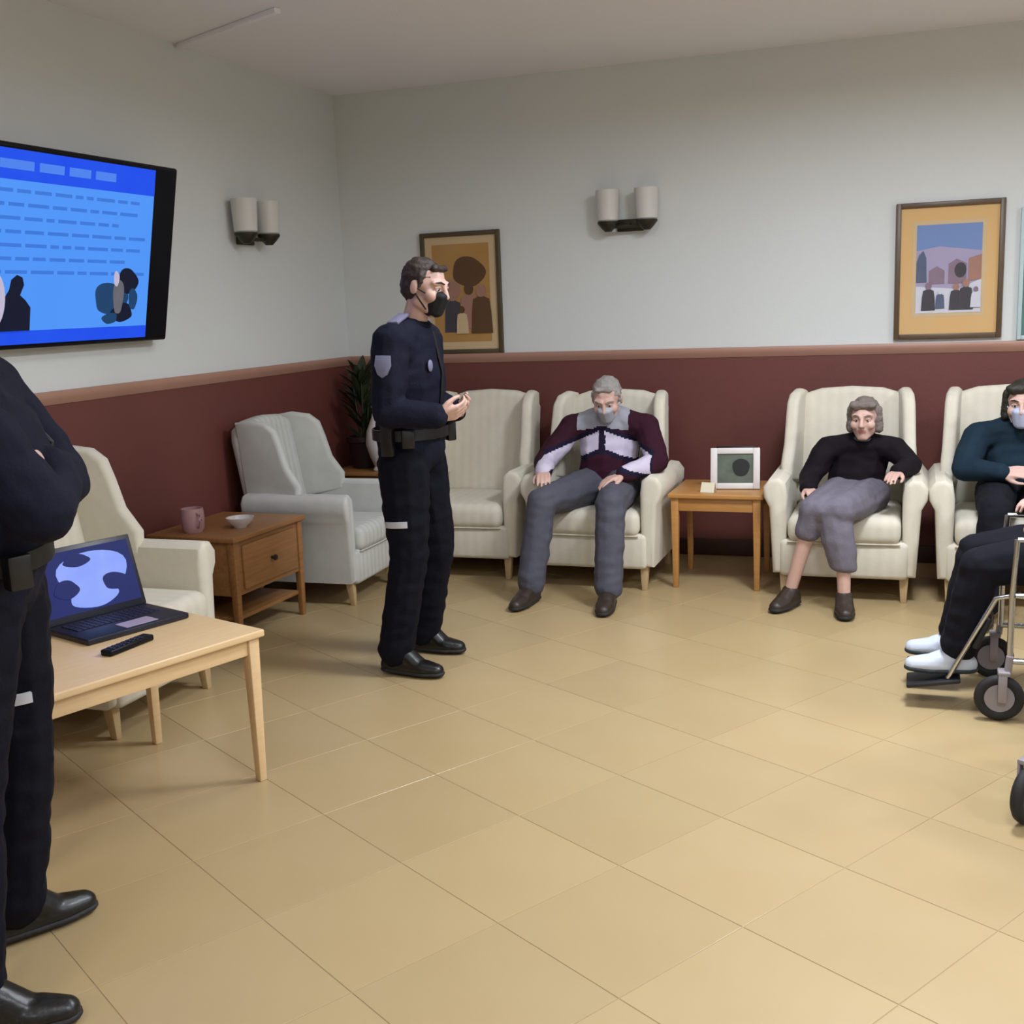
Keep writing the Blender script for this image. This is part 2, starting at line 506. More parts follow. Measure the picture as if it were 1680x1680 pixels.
chair0 = wing_chair()
CHAIRS = [  # x, y, rz, scale, label
    (-1.63, 6.10, 0.0, 1.0, 'cream wing armchair occupied by the man in the banded maroon sweater'),
    (-0.32, 6.10, 0.0, 1.0, 'cream wing armchair occupied by the woman in the black cardigan'),
    (0.47, 6.10, 0.0, 1.0, 'cream wing armchair at the right edge, occupied by the person in a blue face mask'),
    (-2.44, 6.20, 0.0, 1.0, 'empty cream wing armchair partly hidden behind the standing officer in profile'),
    (-3.08, 5.42, math.radians(92), 0.96, 'empty pale striped wing armchair near the room corner by the plant'),
    (-3.08, 3.55, math.radians(90), 1.0, 'empty cream wing armchair under the television, behind the laptop table'),
]
for i, (x, y, rz, sc, lab) in enumerate(CHAIRS):
    o = chair0 if i == 0 else copy_tree(chair0)
    o.location = (x, y, 0); o.rotation_euler = (0, 0, rz); o.scale = (sc * (0.88 if i == 4 else 1), sc, sc)
    o['label'] = lab
    if i == 4:
        for ch in o.children:
            if ch.name.split('.')[0] not in ('leg',):
                ch.data = ch.data.copy(); ch.data.materials.clear(); ch.data.materials.append(MATS['upholstery_cool'])

# ------------------------------------------------------------------ wooden tables
def wood_table(label, loc, rz, w, d, h, mat, apron=0.07, drawer=False):
    t = thing('side_table', label, 'table', loc, rz, 'wooden side tables')
    quick('table_top', mat, t, lambda b: box(b, (0, 0, h - 0.0125), (w, d, 0.025), 0.006, 3))
    lw = 0.042
    for sx in (-1, 1):
        for s_y in (-1, 1):
            quick('leg', mat, t, lambda b: taper(b, (sx * (w / 2 - 0.035), s_y * (d / 2 - 0.035), 0), h - 0.025, 0.028, lw, 0.004))
    za = h - 0.025 - apron / 2
    for s in (-1, 1):
        quick('apron', mat, t, lambda b: box(b, (0, s * (d / 2 - 0.033), za), (w - 0.07 - lw, 0.018, apron), 0.002))
        quick('apron', mat, t, lambda b: box(b, (s * (w / 2 - 0.033), 0, za), (0.018, d - 0.07 - lw, apron), 0.002))
    if drawer:
        dr = quick('drawer', mat, t, lambda b: box(b, (0, -(d / 2 - 0.018), za), (w - 0.16, 0.014, apron - 0.05), 0.004))
        quick('knob', 'dark_bronze', dr, lambda b: lathe(b, [(0, 0), (0.008, 0.0), (0.008, 0.012), (0.015, 0.018), (0.013, 0.028), (0, 0.03)], 14), loc=(0, -(d / 2 - 0.011), za), rot=(math.pi / 2, 0, 0))
        quick('shelf', mat, t, lambda b: box(b, (0, 0, 0.12), (w - 0.08, d - 0.08, 0.018), 0.003))
    return t

wood_table('oak side table between the two seated people by the back wall', (-0.975, 6.10, 0), 0, 0.50, 0.50, 0.515, 'oak_warm')
# laptop table: front edge runs at 71 degrees
LT_A = math.radians(71)
e_len = Vector((math.cos(LT_A), math.sin(LT_A), 0)); e_dep = Vector((-math.sin(LT_A), math.cos(LT_A), 0))
LT_C = Vector((-1.985, 3.09, 0)) - e_len * 0.45 + e_dep * 0.33
wood_table('light oak table carrying the open laptop, in front of an empty armchair', LT_C, LT_A, 0.90, 0.66, 0.52, 'oak', 0.055)
wood_table('brown wooden side table with drawer between the two empty armchairs on the left', (-3.18, 4.70, 0), math.radians(88), 0.62, 0.50, 0.52, 'oak_brown', 0.26, True)
wood_table('small dark brown corner table holding the potted plant', (-3.21, 6.42, 0), 0, 0.46, 0.44, 0.55, 'oak_brown', 0.07)

# ------------------------------------------------------------------ television
tv = thing('television', 'large wall mounted television tilted down and showing a blue slide', 'television', (XL, 3.96, 1.82))
TILT = math.radians(11)
tvm = Matrix.Rotation(math.pi / 2, 4, 'Z')      # local x -> +y, local -y -> +x
tvrot = (Matrix.Rotation(math.pi / 2, 4, 'Z') @ Matrix.Rotation(TILT, 4, 'X')).to_euler()
TVL = (0.165, 0, 0)
TW, TH = 1.42, 0.80
body = quick('body', 'black_plastic', tv, lambda b: (box(b, (0, 0.02, 0), (TW, 0.035, TH), 0.012, 3), box(b, (0, 0.05, -0.02), (TW * 0.6, 0.035, TH * 0.6), 0.012, 3)), loc=TVL, rot=tvrot)
quick('mount_plate', 'black_plastic', tv, lambda b: box(b, (0.012, 0, 0), (0.022, 0.5, 0.36), 0.003))
quick('mount_arm', 'black_plastic', tv, lambda b: (box(b, (0.065, -0.16, 0.08), (0.10, 0.03, 0.05), 0.004), box(b, (0.065, 0.16, 0.08), (0.10, 0.03, 0.05), 0.004), box(b, (0.05, 0, -0.10), (0.07, 0.30, 0.04), 0.004)))
def flat(name, mat, parent, pts, yy):
    """thin flat piece (1 mm) in the local xz plane"""
    return quick(name, mat, parent, lambda b: prism(b, pts, 'y', yy, yy + 0.001), smooth=False)
def rect(x0, x1, z0, z1): return [(x0, z0), (x1, z0), (x1, z1), (x0, z1)]
def oval(cx, cz, rx, rz, n=18, wob=0.0, ph=0.0):
    n = max(n, 28)
    return [(cx + rx * math.cos(2 * math.pi * k / n) * (1 + wob * math.sin(6 * math.pi * k / n + ph)), cz + rz * math.sin(2 * math.pi * k / n) * (1 + wob * math.cos(4 * math.pi * k / n + ph))) for k in range(n)]
SX0, SX1 = -TW / 2 + 0.17, TW / 2 - 0.17
Z0, Z1 = -TH / 2 + 0.022, TH / 2 - 0.022
quick('screen', 'scr_off', body, lambda b: box(b, (0, 0.0015, 0), (TW - 0.03, 0.002, TH - 0.03)), smooth=False)
flat('slide', 'scr_body', body, rect(SX0, SX1, Z0, Z1), -0.0006)
flat('slide_header', 'scr_head', body, rect(SX0, SX1, Z1 - 0.115, Z1), -0.0014)
flat('slide_footer', 'scr_head', body, rect(SX0, SX1, Z0, Z0 + 0.055), -0.0014)
for k, (a, b_) in enumerate(((-0.40, -0.22), (-0.19, -0.05), (-0.02, 0.11), (0.14, 0.27))):
    flat('header_lettering', 'scr_headtext', body, rect(a, b_, Z1 - 0.075, Z1 - 0.04), -0.0022)
rr = random.Random(3)
for k in range(7):
    z = Z1 - 0.155 - k * 0.052
    x = SX0 + 0.04
    while x < SX1 - 0.10 - (0.14 if k % 3 == 2 else 0):
        w = rr.uniform(0.04, 0.13)
        flat('text_line', 'scr_text', body, rect(x, min(x + w, SX1 - 0.04), z - 0.007, z + 0.007), -0.0014)
        x += w + 0.022
# photos on the slide: a suited figure and a creature
flat('slide_photo', 'scr_navy', body, [(x - 0.40, z) for x, z in [(-0.02, -0.33), (0.19, -0.33), (0.19, -0.23), (0.16, -0.20), (0.13, -0.18), (0.15, -0.14), (0.14, -0.11), (0.11, -0.10), (0.08, -0.12), (0.07, -0.16), (0.04, -0.20), (-0.02, -0.24)]], -0.0014)
flat('slide_photo', 'scr_pink', body, oval(-0.41, -0.20, 0.06, 0.11), -0.0022)
for pts, m, dy in ((oval(0.28, -0.20, 0.11, 0.075, 28, 0.12, 1), 'scr_teal', -0.0014), (oval(0.39, -0.12, 0.07, 0.055, 28, 0.10, 2), 'scr_navy', -0.0018),
                   (oval(0.33, -0.19, 0.035, 0.085, 28, 0.12, 0), 'scr_tan', -0.0026), (oval(0.36, -0.26, 0.075, 0.04, 28, 0.12, 4), 'scr_navy', -0.0022),
                   (oval(0.28, -0.285, 0.05, 0.025, 28, 0.12, 5), 'scr_teal', -0.0030), (oval(0.31, -0.11, 0.018, 0.035, 28, 0.1, 1), 'scr_pink', -0.0034),
                   (oval(0.43, -0.20, 0.03, 0.05, 28, 0.1, 1), 'scr_teal', -0.0034)):
    flat('slide_photo', m, body, pts, dy)

# ------------------------------------------------------------------ wall sconces (twin shade)
def sconce(label, loc, rz):
    t = thing('wall_sconce', label, 'wall lamp', loc, rz, 'twin shade wall sconces')
    quick('back_plate', 'dark_bronze', t, lambda b: box(b, (0, -0.01, 0), (0.16, 0.02, 0.07), 0.006))
    quick('bar', 'dark_bronze', t, lambda b: (tube(b, [(-0.115, -0.09, -0.01), (0.115, -0.09, -0.01)], 0.010), tube(b, [(0, -0.02, 0), (0, -0.09, -0.01)], 0.012)))
    for s in (-1, 1):
        cup = quick('cup', 'dark_bronze', t, lambda b: lathe(b, [(0, -0.035), (0.02, -0.035), (0.04, -0.015), (0.062, 0.012), (0.062, 0.022), (0, 0.022)], 20, (s * 0.115, -0.09, 0)))
        quick('shade', 'frosted', t, lambda b: lathe(b, [(0.05, 0.02), (0.062, 0.03), (0.066, 0.10), (0.07, 0.20), (0.064, 0.20), (0.058, 0.10), (0.054, 0.035), (0, 0.03)], 24, (s * 0.115, -0.09, 0)))
    return t
sconce('twin white shade wall sconce on the back wall between the two pictures', (-1.60, YB, 1.965), 0)
sconce('twin pale shade wall sconce on the left wall beside the television', (XL, 5.56, 1.945), math.pi / 2)

# ------------------------------------------------------------------ framed pictures on the back wall
def picture(label, xc, zc, w, h, fmat, mmat, fw_=0.028):
    t = thing('framed_picture', label, 'picture', (xc, YB, zc), group='framed pictures on the back wall')
    def fr(b):
        for s in (-1, 1):
            box(b, (s * (w / 2 - fw_ / 2), -0.014, 0), (fw_, 0.028, h), 0.004)
            box(b, (0, -0.014, s * (h / 2 - fw_ / 2)), (w - 2 * fw_, 0.028, fw_), 0.004)
    quick('frame', fmat, t, fr)
    mt = quick('mat_board', mmat, t, lambda b: box(b, (0, -0.008, 0), (w - 2 * fw_, 0.012, h - 2 * fw_)), smooth=False)
    return t, mt
p1, m1 = picture('picture with a golden brown print behind the standing officer\'s head', -2.685, 1.615, 0.53, 0.75, 'frame_olive', 'mat_cream')
flat('print', 'mat_gold', m1, rect(-0.19, 0.19, -0.30, 0.30), -0.0155)
def small_figure(par, x, z, h, body_m, head_m, yy):
    w = h * 0.24
    flat('print_figure', body_m, par, [(x - w, z), (x + w, z), (x + w * 0.9, z + h * 0.45), (x + w * 0.75, z + h * 0.70), (x, z + h * 0.78), (x - w * 0.75, z + h * 0.70), (x - w * 0.9, z + h * 0.45)], yy)
    flat('print_figure', head_m, par, oval(x, z + h * 0.87, h * 0.11, h * 0.13), yy - 0.0006)
DZ = 0
for pts, m in ((oval(0.05, 0.13, 0.11, 0.09, 28, .08, 2), 'ink_brown'), (oval(-0.08, 0.02, 0.07, 0.07, 28, .1, 1), 'ink_rose')):
    DZ += 0.0006; flat('print_figure', m, m1, pts, -0.0162 - DZ)
for x, z, h_, bm_, hm_ in ((-0.06, -0.24, 0.26, 'ink_dark', 'ink_rose'), (0.05, -0.22, 0.28, 'ink_rose', 'ink_brown'), (0.13, -0.25, 0.30, 'ink_brown', 'ink_rose'), (0.00, -0.25, 0.17, 'mat_cream', 'ink_brown')):
    DZ += 0.0014; small_figure(m1, x, z, h_, bm_, hm_, -0.0165 - DZ)
p2, m2_ = picture('picture with orange mount and blue sky print above the masked seated person', 0.155, 1.625, 0.55, 0.73, 'frame_brown', 'mat_orange')
flat('inner_mount', 'mat_cream', m2_, rect(-0.185, 0.185, -0.245, 0.265), -0.0150)
flat('print', 'sky_mauve', m2_, rect(-0.165, 0.165, -0.225, 0.245), -0.0160)
flat('print_sky', 'sky_blue', m2_, [(-0.165, 0.11), (-0.05, 0.13), (0.165, 0.10), (0.165, 0.245), (-0.165, 0.245)], -0.0168)
flat('print_ground', 'ink_white', m2_, [(-0.165, -0.225), (0.165, -0.225), (0.165, -0.05), (0.05, -0.10), (-0.165, -0.08)], -0.0168)
DZ = 0
for pts, m in (([(-0.165, -0.06), (-0.165, 0.05), (-0.15, 0.09), (-0.13, 0.11), (-0.115, 0.07), (-0.11, -0.06)], 'ink_slate'),
               ([(-0.10, -0.07), (-0.10, 0.0), (-0.06, 0.025), (-0.02, 0.0), (-0.02, -0.07)], 'ink_mauve'), ([(0.0, -0.07), (0.0, 0.035), (0.04, 0.06), (0.09, 0.035), (0.09, -0.07)], 'ink_mauve'),
               ([(0.10, -0.06), (0.10, 0.06), (0.165, 0.08), (0.165, -0.05)], 'ink_rose'), (oval(0.06, 0.0, 0.03, 0.04), 'ink_dark')):
    DZ += 0.0006; flat('print_shape', m, m2_, pts, -0.0172 - DZ)
for x, z, h_, bm_, hm_ in ((-0.10, -0.21, 0.15, 'ink_dark', 'ink_mauve'), (0.04, -0.21, 0.14, 'ink_dark', 'ink_rose'), (0.09, -0.21, 0.16, 'ink_dark', 'ink_rose'), (-0.04, -0.20, 0.10, 'ink_slate', 'ink_white'), (0.14, -0.20, 0.11, 'ink_white', 'ink_mauve')):
    DZ += 0.0012; small_figure(m2_, x, z, h_, bm_, hm_, -0.0175 - DZ)
p3, m3 = picture('teal and pale blue picture cut off by the right edge of the view', 0.765, 1.59, 0.52, 0.69, 'pale_print', 'teal_print', 0.022)
flat('print', 'pale_print', m3, rect(-0.21, 0.21, 0.02, 0.30), -0.0155)
flat('print_figure', 'ink_dark', m3, oval(0, -0.12, 0.10, 0.12, 16, .15), -0.0160)

# ------------------------------------------------------------------ things on tables
def on_lt(a, b, z=0.52): return LT_C + e_len * a - e_dep * b + Vector((0, 0, z))   # a along the front edge, b towards the front
lap = thing('laptop', 'open dark laptop with a bright blue screen on the light oak table', 'laptop', on_lt(0.21, -0.13), LT_A)
deck = quick('base', 'dark_plastic', lap, lambda b: box(b, (0, 0, 0.011), (0.38, 0.25, 0.020), 0.005, 2))
quick('keyboard', 'keys', deck, lambda b: [box(b, (-0.145 + 0.0207 * i, 0.085 - 0.021 * j, 0.0225), (0.0165, 0.0165, 0.003)) for i in range(15) for j in range(5)], smooth=False)
quick('touchpad', 'touchpad', deck, lambda b: box(b, (0.02, -0.075, 0.0215), (0.12, 0.07, 0.002), 0.0006, 1))
LR = (math.radians(-17), 0, 0)
lid = quick('lid', 'dark_plastic', lap, lambda b: box(b, (0, 0.004, 0.128), (0.38, 0.009, 0.255), 0.004, 2), loc=(0, 0.12, 0.02), rot=LR)
quick('screen', 'lap_navy', lid, lambda b: box(b, (0, -0.0010, 0.132), (0.35, 0.002, 0.215)), smooth=False)
for DZ, (pts, m) in enumerate(((oval(0.02, 0.145, 0.13, 0.085, 28, .08), 'lap_blue'), (oval(0.0, 0.07, 0.09, 0.038, 28, .08, 2), 'lap_blue'), (oval(0.09, 0.105, 0.045, 0.032, 28, .1, 1), 'lap_navy'),
                               (oval(-0.09, 0.11, 0.045, 0.03, 28, .1, 3), 'lap_navy'), (oval(-0.03, 0.20, 0.05, 0.02, 28, .1, 3), 'lap_navy'))):
    flat('screen_picture', m, lid, pts, -0.0032 - DZ * 0.0005)
rem = thing('remote_control', 'slim black remote control lying on the light oak table', 'remote', on_lt(0.08, 0.12), LT_A + math.radians(14))
quick('body', 'black_plastic', rem, lambda b: box(b, (0, 0, 0.010), (0.19, 0.045, 0.020), 0.006, 3))
quick('buttons', 'keys', rem, lambda b: [box(b, (-0.07 + 0.02 * i, -0.012 + 0.012 * j, 0.0205), (0.010, 0.007, 0.003), 0.001, 1) for i in range(7) for j in range(3)])

rad = thing('photo_frame', 'white photo frame with a dark picture on the oak side table', 'photo frame', (-0.895, 6.03, 0.515), math.radians(6))
def pf(b):
    for s in (-1, 1):
        box(b, (s * 0.112, 0, 0.11), (0.036, 0.02, 0.22), 0.004)
        box(b, (0, 0, 0.11 + s * 0.094), (0.19, 0.02, 0.032), 0.004)
R8 = (math.radians(-10), 0, 0)
fr_ = quick('frame', 'white_plastic', rad, pf, rot=R8, loc=(0, 0, 0.002))
quick('picture', 'photo_dark', fr_, lambda b: box(b, (0, 0.004, 0.11), (0.19, 0.008, 0.158)), smooth=False)
flat('picture_subject', 'photo_black', fr_, oval(0.03, 0.115, 0.045, 0.05, 16, 0.06), -0.0012)
quick('easel_back', 'black_plastic', fr_, lambda b: box(b, (0, 0.016, 0.12), (0.20, 0.006, 0.22), 0.002))
quick('strut', 'black_plastic', rad, lambda b: box(b, (0, 0.075, 0.075), (0.05, 0.005, 0.16), 0.001, rot=Matrix.Rotation(math.radians(22), 4, 'X')))
cd = thing('card', 'small cream folded card beside the white photo frame', 'card', (-1.02, 5.93, 0.515), math.radians(-12))
quick('leaf', 'cream_card', cd, lambda b: box(b, (0, -0.012, 0.026), (0.075, 0.001, 0.055), rot=Matrix.Rotation(math.radians(-24), 4, 'X')), smooth=False)
quick('leaf', 'cream_card', cd, lambda b: box(b, (0, 0.012, 0.026), (0.075, 0.001, 0.055), rot=Matrix.Rotation(math.radians(24), 4, 'X')), smooth=False)

mug = thing('mug', 'pink mug on the brown side table below the television', 'mug', (-3.24, 4.50, 0.52), math.radians(-30))
quick('body', 'pink_china', mug, lambda b: lathe(b, [(0, 0), (0.042, 0), (0.052, 0.02), (0.056, 0.07), (0.052, 0.115), (0.047, 0.115), (0.050, 0.07), (0.044, 0.02), (0, 0.012)], 28))
quick('handle', 'pink_china', mug, lambda b: tube(b, [(0.052, 0, 0.095), (0.078, 0, 0.092), (0.088, 0, 0.065), (0.076, 0, 0.035), (0.05, 0, 0.028)], 0.007))
quick('bowl', 'white_china', None, lambda b: lathe(b, [(0, 0.0), (0.03, 0.0), (0.034, 0.008), (0.06, 0.03), (0.068, 0.05), (0.063, 0.05), (0.055, 0.032), (0.03, 0.012), (0, 0.010)], 28), loc=(-3.07, 4.64, 0.52))
setp(bpy.data.objects['bowl'], 'small white bowl on the brown side table next to the pink mug', 'bowl')

vase = quick('vase', 'white_china', None, lambda b: lathe(b, [(0, 0), (0.055, 0), (0.06, 0.01), (0.05, 0.03), (0.075, 0.09), (0.098, 0.17), (0.088, 0.25), (0.055, 0.33), (0.042, 0.38), (0.052, 0.40), (0.046, 0.40), (0.036, 0.38), (0, 0.36)], 32), loc=(-3.10, 6.29, 0.55))
setp(vase, 'tall white rounded vase on the corner table, half hidden by the standing officer', 'vase')
plant = thing('potted_plant', 'dark green leafy plant in a dark pot in the room corner', 'plant', (-3.29, 6.43, 0.55))
pot = quick('pot', 'pot', plant, lambda b: lathe(b, [(0, 0), (0.075, 0), (0.10, 0.16), (0.112, 0.17), (0.112, 0.20), (0.10, 0.20), (0.094, 0.17), (0, 0.17)], 28))
quick('soil', 'soil', pot, lambda b: lathe(b, [(0.0, 0.183), (0.05, 0.182), (0.096, 0.176), (0.096, 0.17), (0, 0.17)], 24))
def leafmesh():
    b = bmesh.new()
    rows = []
    for i in range(7):
        u = i / 6
        w = 0.034 * math.sin(math.pi * min(1, u * 0.94 + 0.05)) ** 0.8 + 0.001
        z = 0.05 * u * u * -1
        rows.append([b.verts.new((-w, u * 0.24, z + 0.008)), b.verts.new((0, u * 0.24, z)), b.verts.new((w, u * 0.24, z + 0.008))])
    for i in range(6):
        for j in range(2): b.faces.new((rows[i][j], rows[i][j + 1], rows[i + 1][j + 1], rows[i + 1][j]))
    me = bpy.data.meshes.new('leaf'); b.to_mesh(me); b.free(); me.shade_smooth(); me.materials.append(MATS['leaf'])
    return me
lm = leafmesh()
rr = random.Random(11)
for k in range(60):
    a = rr.uniform(0, 2 * math.pi); hgt = rr.uniform(0.18, 0.56); rad_ = rr.uniform(0.0, 0.05)
    o = bpy.data.objects.new('leaf', lm); COL.objects.link(o); o.parent = plant
    o.location = (rad_ * math.cos(a), rad_ * math.sin(a), hgt)
    o.rotation_euler = (rr.uniform(0.75, 1.35), rr.uniform(-0.3, 0.3), a - math.pi / 2)
    s = rr.uniform(0.5, 0.78); o.scale = (s, s, s)
for k in range(6):
    a = k * 1.05; quick('stem', 'leaf', plant, lambda b: tube(b, [(0.02 * math.cos(a), 0.02 * math.sin(a), 0.17), (0.04 * math.cos(a), 0.04 * math.sin(a), 0.36), (0.06 * math.cos(a), 0.06 * math.sin(a), 0.55)], [0.006, 0.005, 0.003], 6))

# ------------------------------------------------------------------ wheelchairs (face local -y)
def wheelchair():
    t = thing('wheelchair', 'x', 'wheelchair', group='wheelchairs on the right')
    quick('seat', 'vinyl_black', t, lambda b: box(b, (0, 0.0, 0.475), (0.44, 0.42, 0.04), 0.015, 3))
    quick('backrest', 'vinyl_black', t, lambda b: box(b, (0, 0.225, 0.72), (0.43, 0.025, 0.40), 0.010, 3, Matrix.Rotation(math.radians(-6), 4, 'X')))
    for s in (-1, 1):
        X = s * 0.235
        quick('side_frame', 'chrome', t, lambda b: (
            tube(b, [(X, -0.26, 0.46), (X, 0.20, 0.46), (X, 0.215, 0.55), (X, 0.26, 0.92), (X, 0.30, 0.95), (X, 0.38, 0.95)], 0.011),
            tube(b, [(X, -0.26, 0.66), (X, -0.27, 0.46), (X, -0.27, 0.22)], 0.011),
            tube(b, [(X, -0.27, 0.22), (X, 0.20, 0.22), (X, 0.205, 0.46)], 0.011),
            tube(b, [(X, -0.26, 0.66), (X, 0.22, 0.66)], 0.010)))
        quick('armrest', 'vinyl_black', t, lambda b: box(b, (X, -0.06, 0.685), (0.055, 0.34, 0.03), 0.010, 3))
        quick('push_handle', 'rubber', t, lambda b: tube(b, [(X, 0.31, 0.95), (X, 0.41, 0.95)], 0.016))
        w = quick('rear_wheel', 'rubber', t, lambda b: ring(b, (s * 0.29, 0.2, 0.30), (1, 0, 0), 0.287, 0.013, 40, 8))
        quick('rim', 'chrome', w, lambda b: ring(b, (s * 0.29, 0.2, 0.30), (1, 0, 0), 0.270, 0.008, 40, 8))
        quick('hand_rim', 'chrome', w, lambda b: ring(b, (s * 0.325, 0.2, 0.30), (1, 0, 0), 0.25, 0.008, 40, 8))
        quick('hub', 'chrome', w, lambda b: tube(b, [(s * 0.25, 0.2, 0.30), (s * 0.33, 0.2, 0.30)], 0.022, 14))
        for k in range(12):
            a = 2 * math.pi * k / 12
            quick('spoke', 'chrome', w, lambda b: tube(b, [(s * 0.29, 0.2, 0.30), (s * 0.29, 0.2 + 0.27 * math.cos(a), 0.30 + 0.27 * math.sin(a))], 0.0028, 6))
        c = quick('caster_wheel', 'rubber', t, lambda b: ring(b, (s * 0.245, -0.30, 0.085), (1, 0, 0), 0.066, 0.019, 28, 10))
        quick('caster_disc', 'wheel_grey', c, lambda b: tube(b, [(s * 0.245 - 0.011, -0.30, 0.085), (s * 0.245 + 0.011, -0.30, 0.085)], 0.052, 20))
        quick('caster_fork', 'wheel_grey', t, lambda b: (box(b, (s * 0.245 - 0.028, -0.292, 0.125), (0.008, 0.03, 0.10), 0.003), box(b, (s * 0.245 + 0.028, -0.292, 0.125), (0.008, 0.03, 0.10), 0.003), box(b, (s * 0.245, -0.288, 0.180), (0.064, 0.04, 0.014), 0.003), tube(b, [(s * 0.245, -0.275, 0.18), (s * 0.245, -0.27, 0.24)], 0.013)))
        quick('footrest_hanger', 'chrome', t, lambda b: tube(b, [(s * 0.215, -0.24, 0.46), (s * 0.205, -0.32, 0.44), (s * 0.16, -0.45, 0.16), (s * 0.155, -0.47, 0.115)], 0.010))
        quick('calf_pad', 'vinyl_black', t, lambda b: box(b, (s * 0.12, -0.36, 0.30), (0.13, 0.025, 0.13), 0.010, 3, Matrix.Rotation(math.radians(-22), 4, 'X')))
        quick('footplate', 'vinyl_black', t, lambda b: box(b, (s * 0.105, -0.52, 0.095), (0.15, 0.19, 0.016), 0.006, 2, Matrix.Rotation(math.radians(10), 4, 'X')))
        quick('brake_lever', 'rubber', t, lambda b: tube(b, [(s * 0.25, -0.12, 0.47), (s * 0.265, -0.16, 0.56)], 0.008))
    quick('cross_brace', 'chrome', t, lambda b: (tube(b, [(-0.225, 0, 0.23), (0.225, 0, 0.45)], 0.010), tube(b, [(0.225, 0.025, 0.23), (-0.225, 0.025, 0.45)], 0.010)))
    return t
wc1 = wheelchair()
wc1.location = (0.61, 4.45, 0); wc1.rotation_euler = (0, 0, math.radians(-90))
wc1['label'] = 'black and chrome wheelchair with footrests at the right edge, in front of the masked person'
wc2 = copy_tree(wc1)
wc2.location = (0.697, 3.507, 0); wc2.rotation_euler = (0, 0, math.radians(-30))
for ch in list(wc2.children):                 # this one has its swing-away footrests taken off
    if ch.name.split('.')[0] in ('footrest_hanger', 'footplate', 'calf_pad'): bpy.data.objects.remove(ch)
wc2['label'] = 'nearest wheelchair at the right edge, of which only a small front wheel shows'

# ------------------------------------------------------------------ people
_t = bmesh.new(); bmesh.ops.create_icosphere(_t, subdivisions=2, radius=1); UNIT = [v.co.copy() for v in _t.verts]; _t.free()

class End:
    def __init__(s, p, r, B=None):
        s.p = Vector(p); s.r = r if isinstance(r, (tuple, list)) else (r, r, r); s.B = B
    def pts(s):
        out = []
        for u in UNIT:
            q = Vector((u.x * s.r[0], u.y * s.r[1], u.z * s.r[2]))
            if s.B: q = s.B[0] * q.x + s.B[1] * q.y + s.B[2] * q.z
            out.append(s.p + q)
        return out
    @property
    def m(s): return sum(s.r) / 3

class Blob:
    def __init__(s): s.segs = []
    def seg(s, a, b, mi=0): s.segs.append((a, b, mi)); return s
    def ball(s, p, r, B=None, mi=0): e = End(p, r, B); s.segs.append((e, e, mi)); return s
    def chain(s, ends, mi=0):
        for i in range(len(ends) - 1): s.segs.append((ends[i], ends[i + 1], mi))
        return s
    def tube(s, pts, rs, mi=0): return s.chain([End(p, r) for p, r in zip(pts, rs)], mi)
    def build(s, name, mats, parent, voxel=0.006, smooth=4, disp=0.0, dscale=0.12, clampz=None, matfn=None):
        V, Fc = [], []
        for a, b, _ in s.segs:
            t = bmesh.new()
            for p in a.pts(): t.verts.new(p)
            if b is not a:
                for p in b.pts(): t.verts.new(p)
            res = bmesh.ops.convex_hull(t, input=t.verts)
            dead = list({g for g in res['geom_interior'] + res['geom_unused'] if isinstance(g, bmesh.types.BMVert)})
            if dead: bmesh.ops.delete(t, geom=dead, context='VERTS')
            bmesh.ops.recalc_face_normals(t, faces=t.faces[:])
            t.verts.index_update()
            base = len(V)
            V += [v.co[:] for v in t.verts]
            Fc += [[base + v.index for v in f.verts] for f in t.faces]
            t.free()
        me = bpy.data.meshes.new('src'); me.from_pydata(V, [], Fc)
        ob = bpy.data.objects.new('src', me); COL.objects.link(ob)
        md = ob.modifiers.new('r', 'REMESH'); md.mode = 'VOXEL'; md.voxel_size = voxel; md.adaptivity = 0
        if smooth:
            sm = ob.modifiers.new('s', 'SMOOTH'); sm.iterations = smooth; sm.factor = 0.5
        dg = bpy.context.evaluated_depsgraph_get()
        out = bpy.data.meshes.new_from_object(ob.evaluated_get(dg))
        bpy.data.objects.remove(ob); bpy.data.meshes.remove(me)
        out.name = name
        n = len(out.vertices)
        co = np.empty(n * 3, 'f'); out.vertices.foreach_get('co', co); co = co.reshape(-1, 3)
        if disp:
            no = np.empty(n * 3, 'f'); out.vertices.foreach_get('normal', no); no = no.reshape(-1, 3)
            d = np.array([noise.noise((c[0] / dscale, c[1] / dscale, c[2] / (dscale * 0.45))) + 0.5 * noise.noise((c[0] / dscale * 2.3 + 9, c[1] / dscale * 2.3, c[2] / dscale * 3.1)) for c in co], 'f')
            co += no * (d * disp)[:, None]
        if clampz is not None: co[:, 2] = np.maximum(co[:, 2], clampz)
        out.vertices.foreach_set('co', co.ravel())
        out.materials.clear()
        for m in mats: out.materials.append(MATS[m])
        if len(mats) > 1:
            nf = len(out.polygons)
            ce = np.empty(nf * 3, 'f'); out.polygons.foreach_get('center', ce); ce = ce.reshape(-1, 3)
            if matfn is not None:
                idx = matfn(ce).astype('i')
            else:
                best = np.full(nf, 1e9); idx = np.zeros(nf, 'i')
                for a, b, mi in s.segs:
                    pa, pb = np.array(a.p), np.array(b.p); ab = pb - pa; L = max(ab @ ab, 1e-12)
                    tt = np.clip((ce - pa) @ ab / L, 0, 1)
                    dd = np.linalg.norm(ce - pa - tt[:, None] * ab, axis=1) - (a.m * (1 - tt) + b.m * tt)
                    k = dd < best; best[k] = dd[k]; idx[k] = mi
            out.polygons.foreach_set('material_index', idx)
        out.shade_smooth()
        return link(name, out, mats, parent)

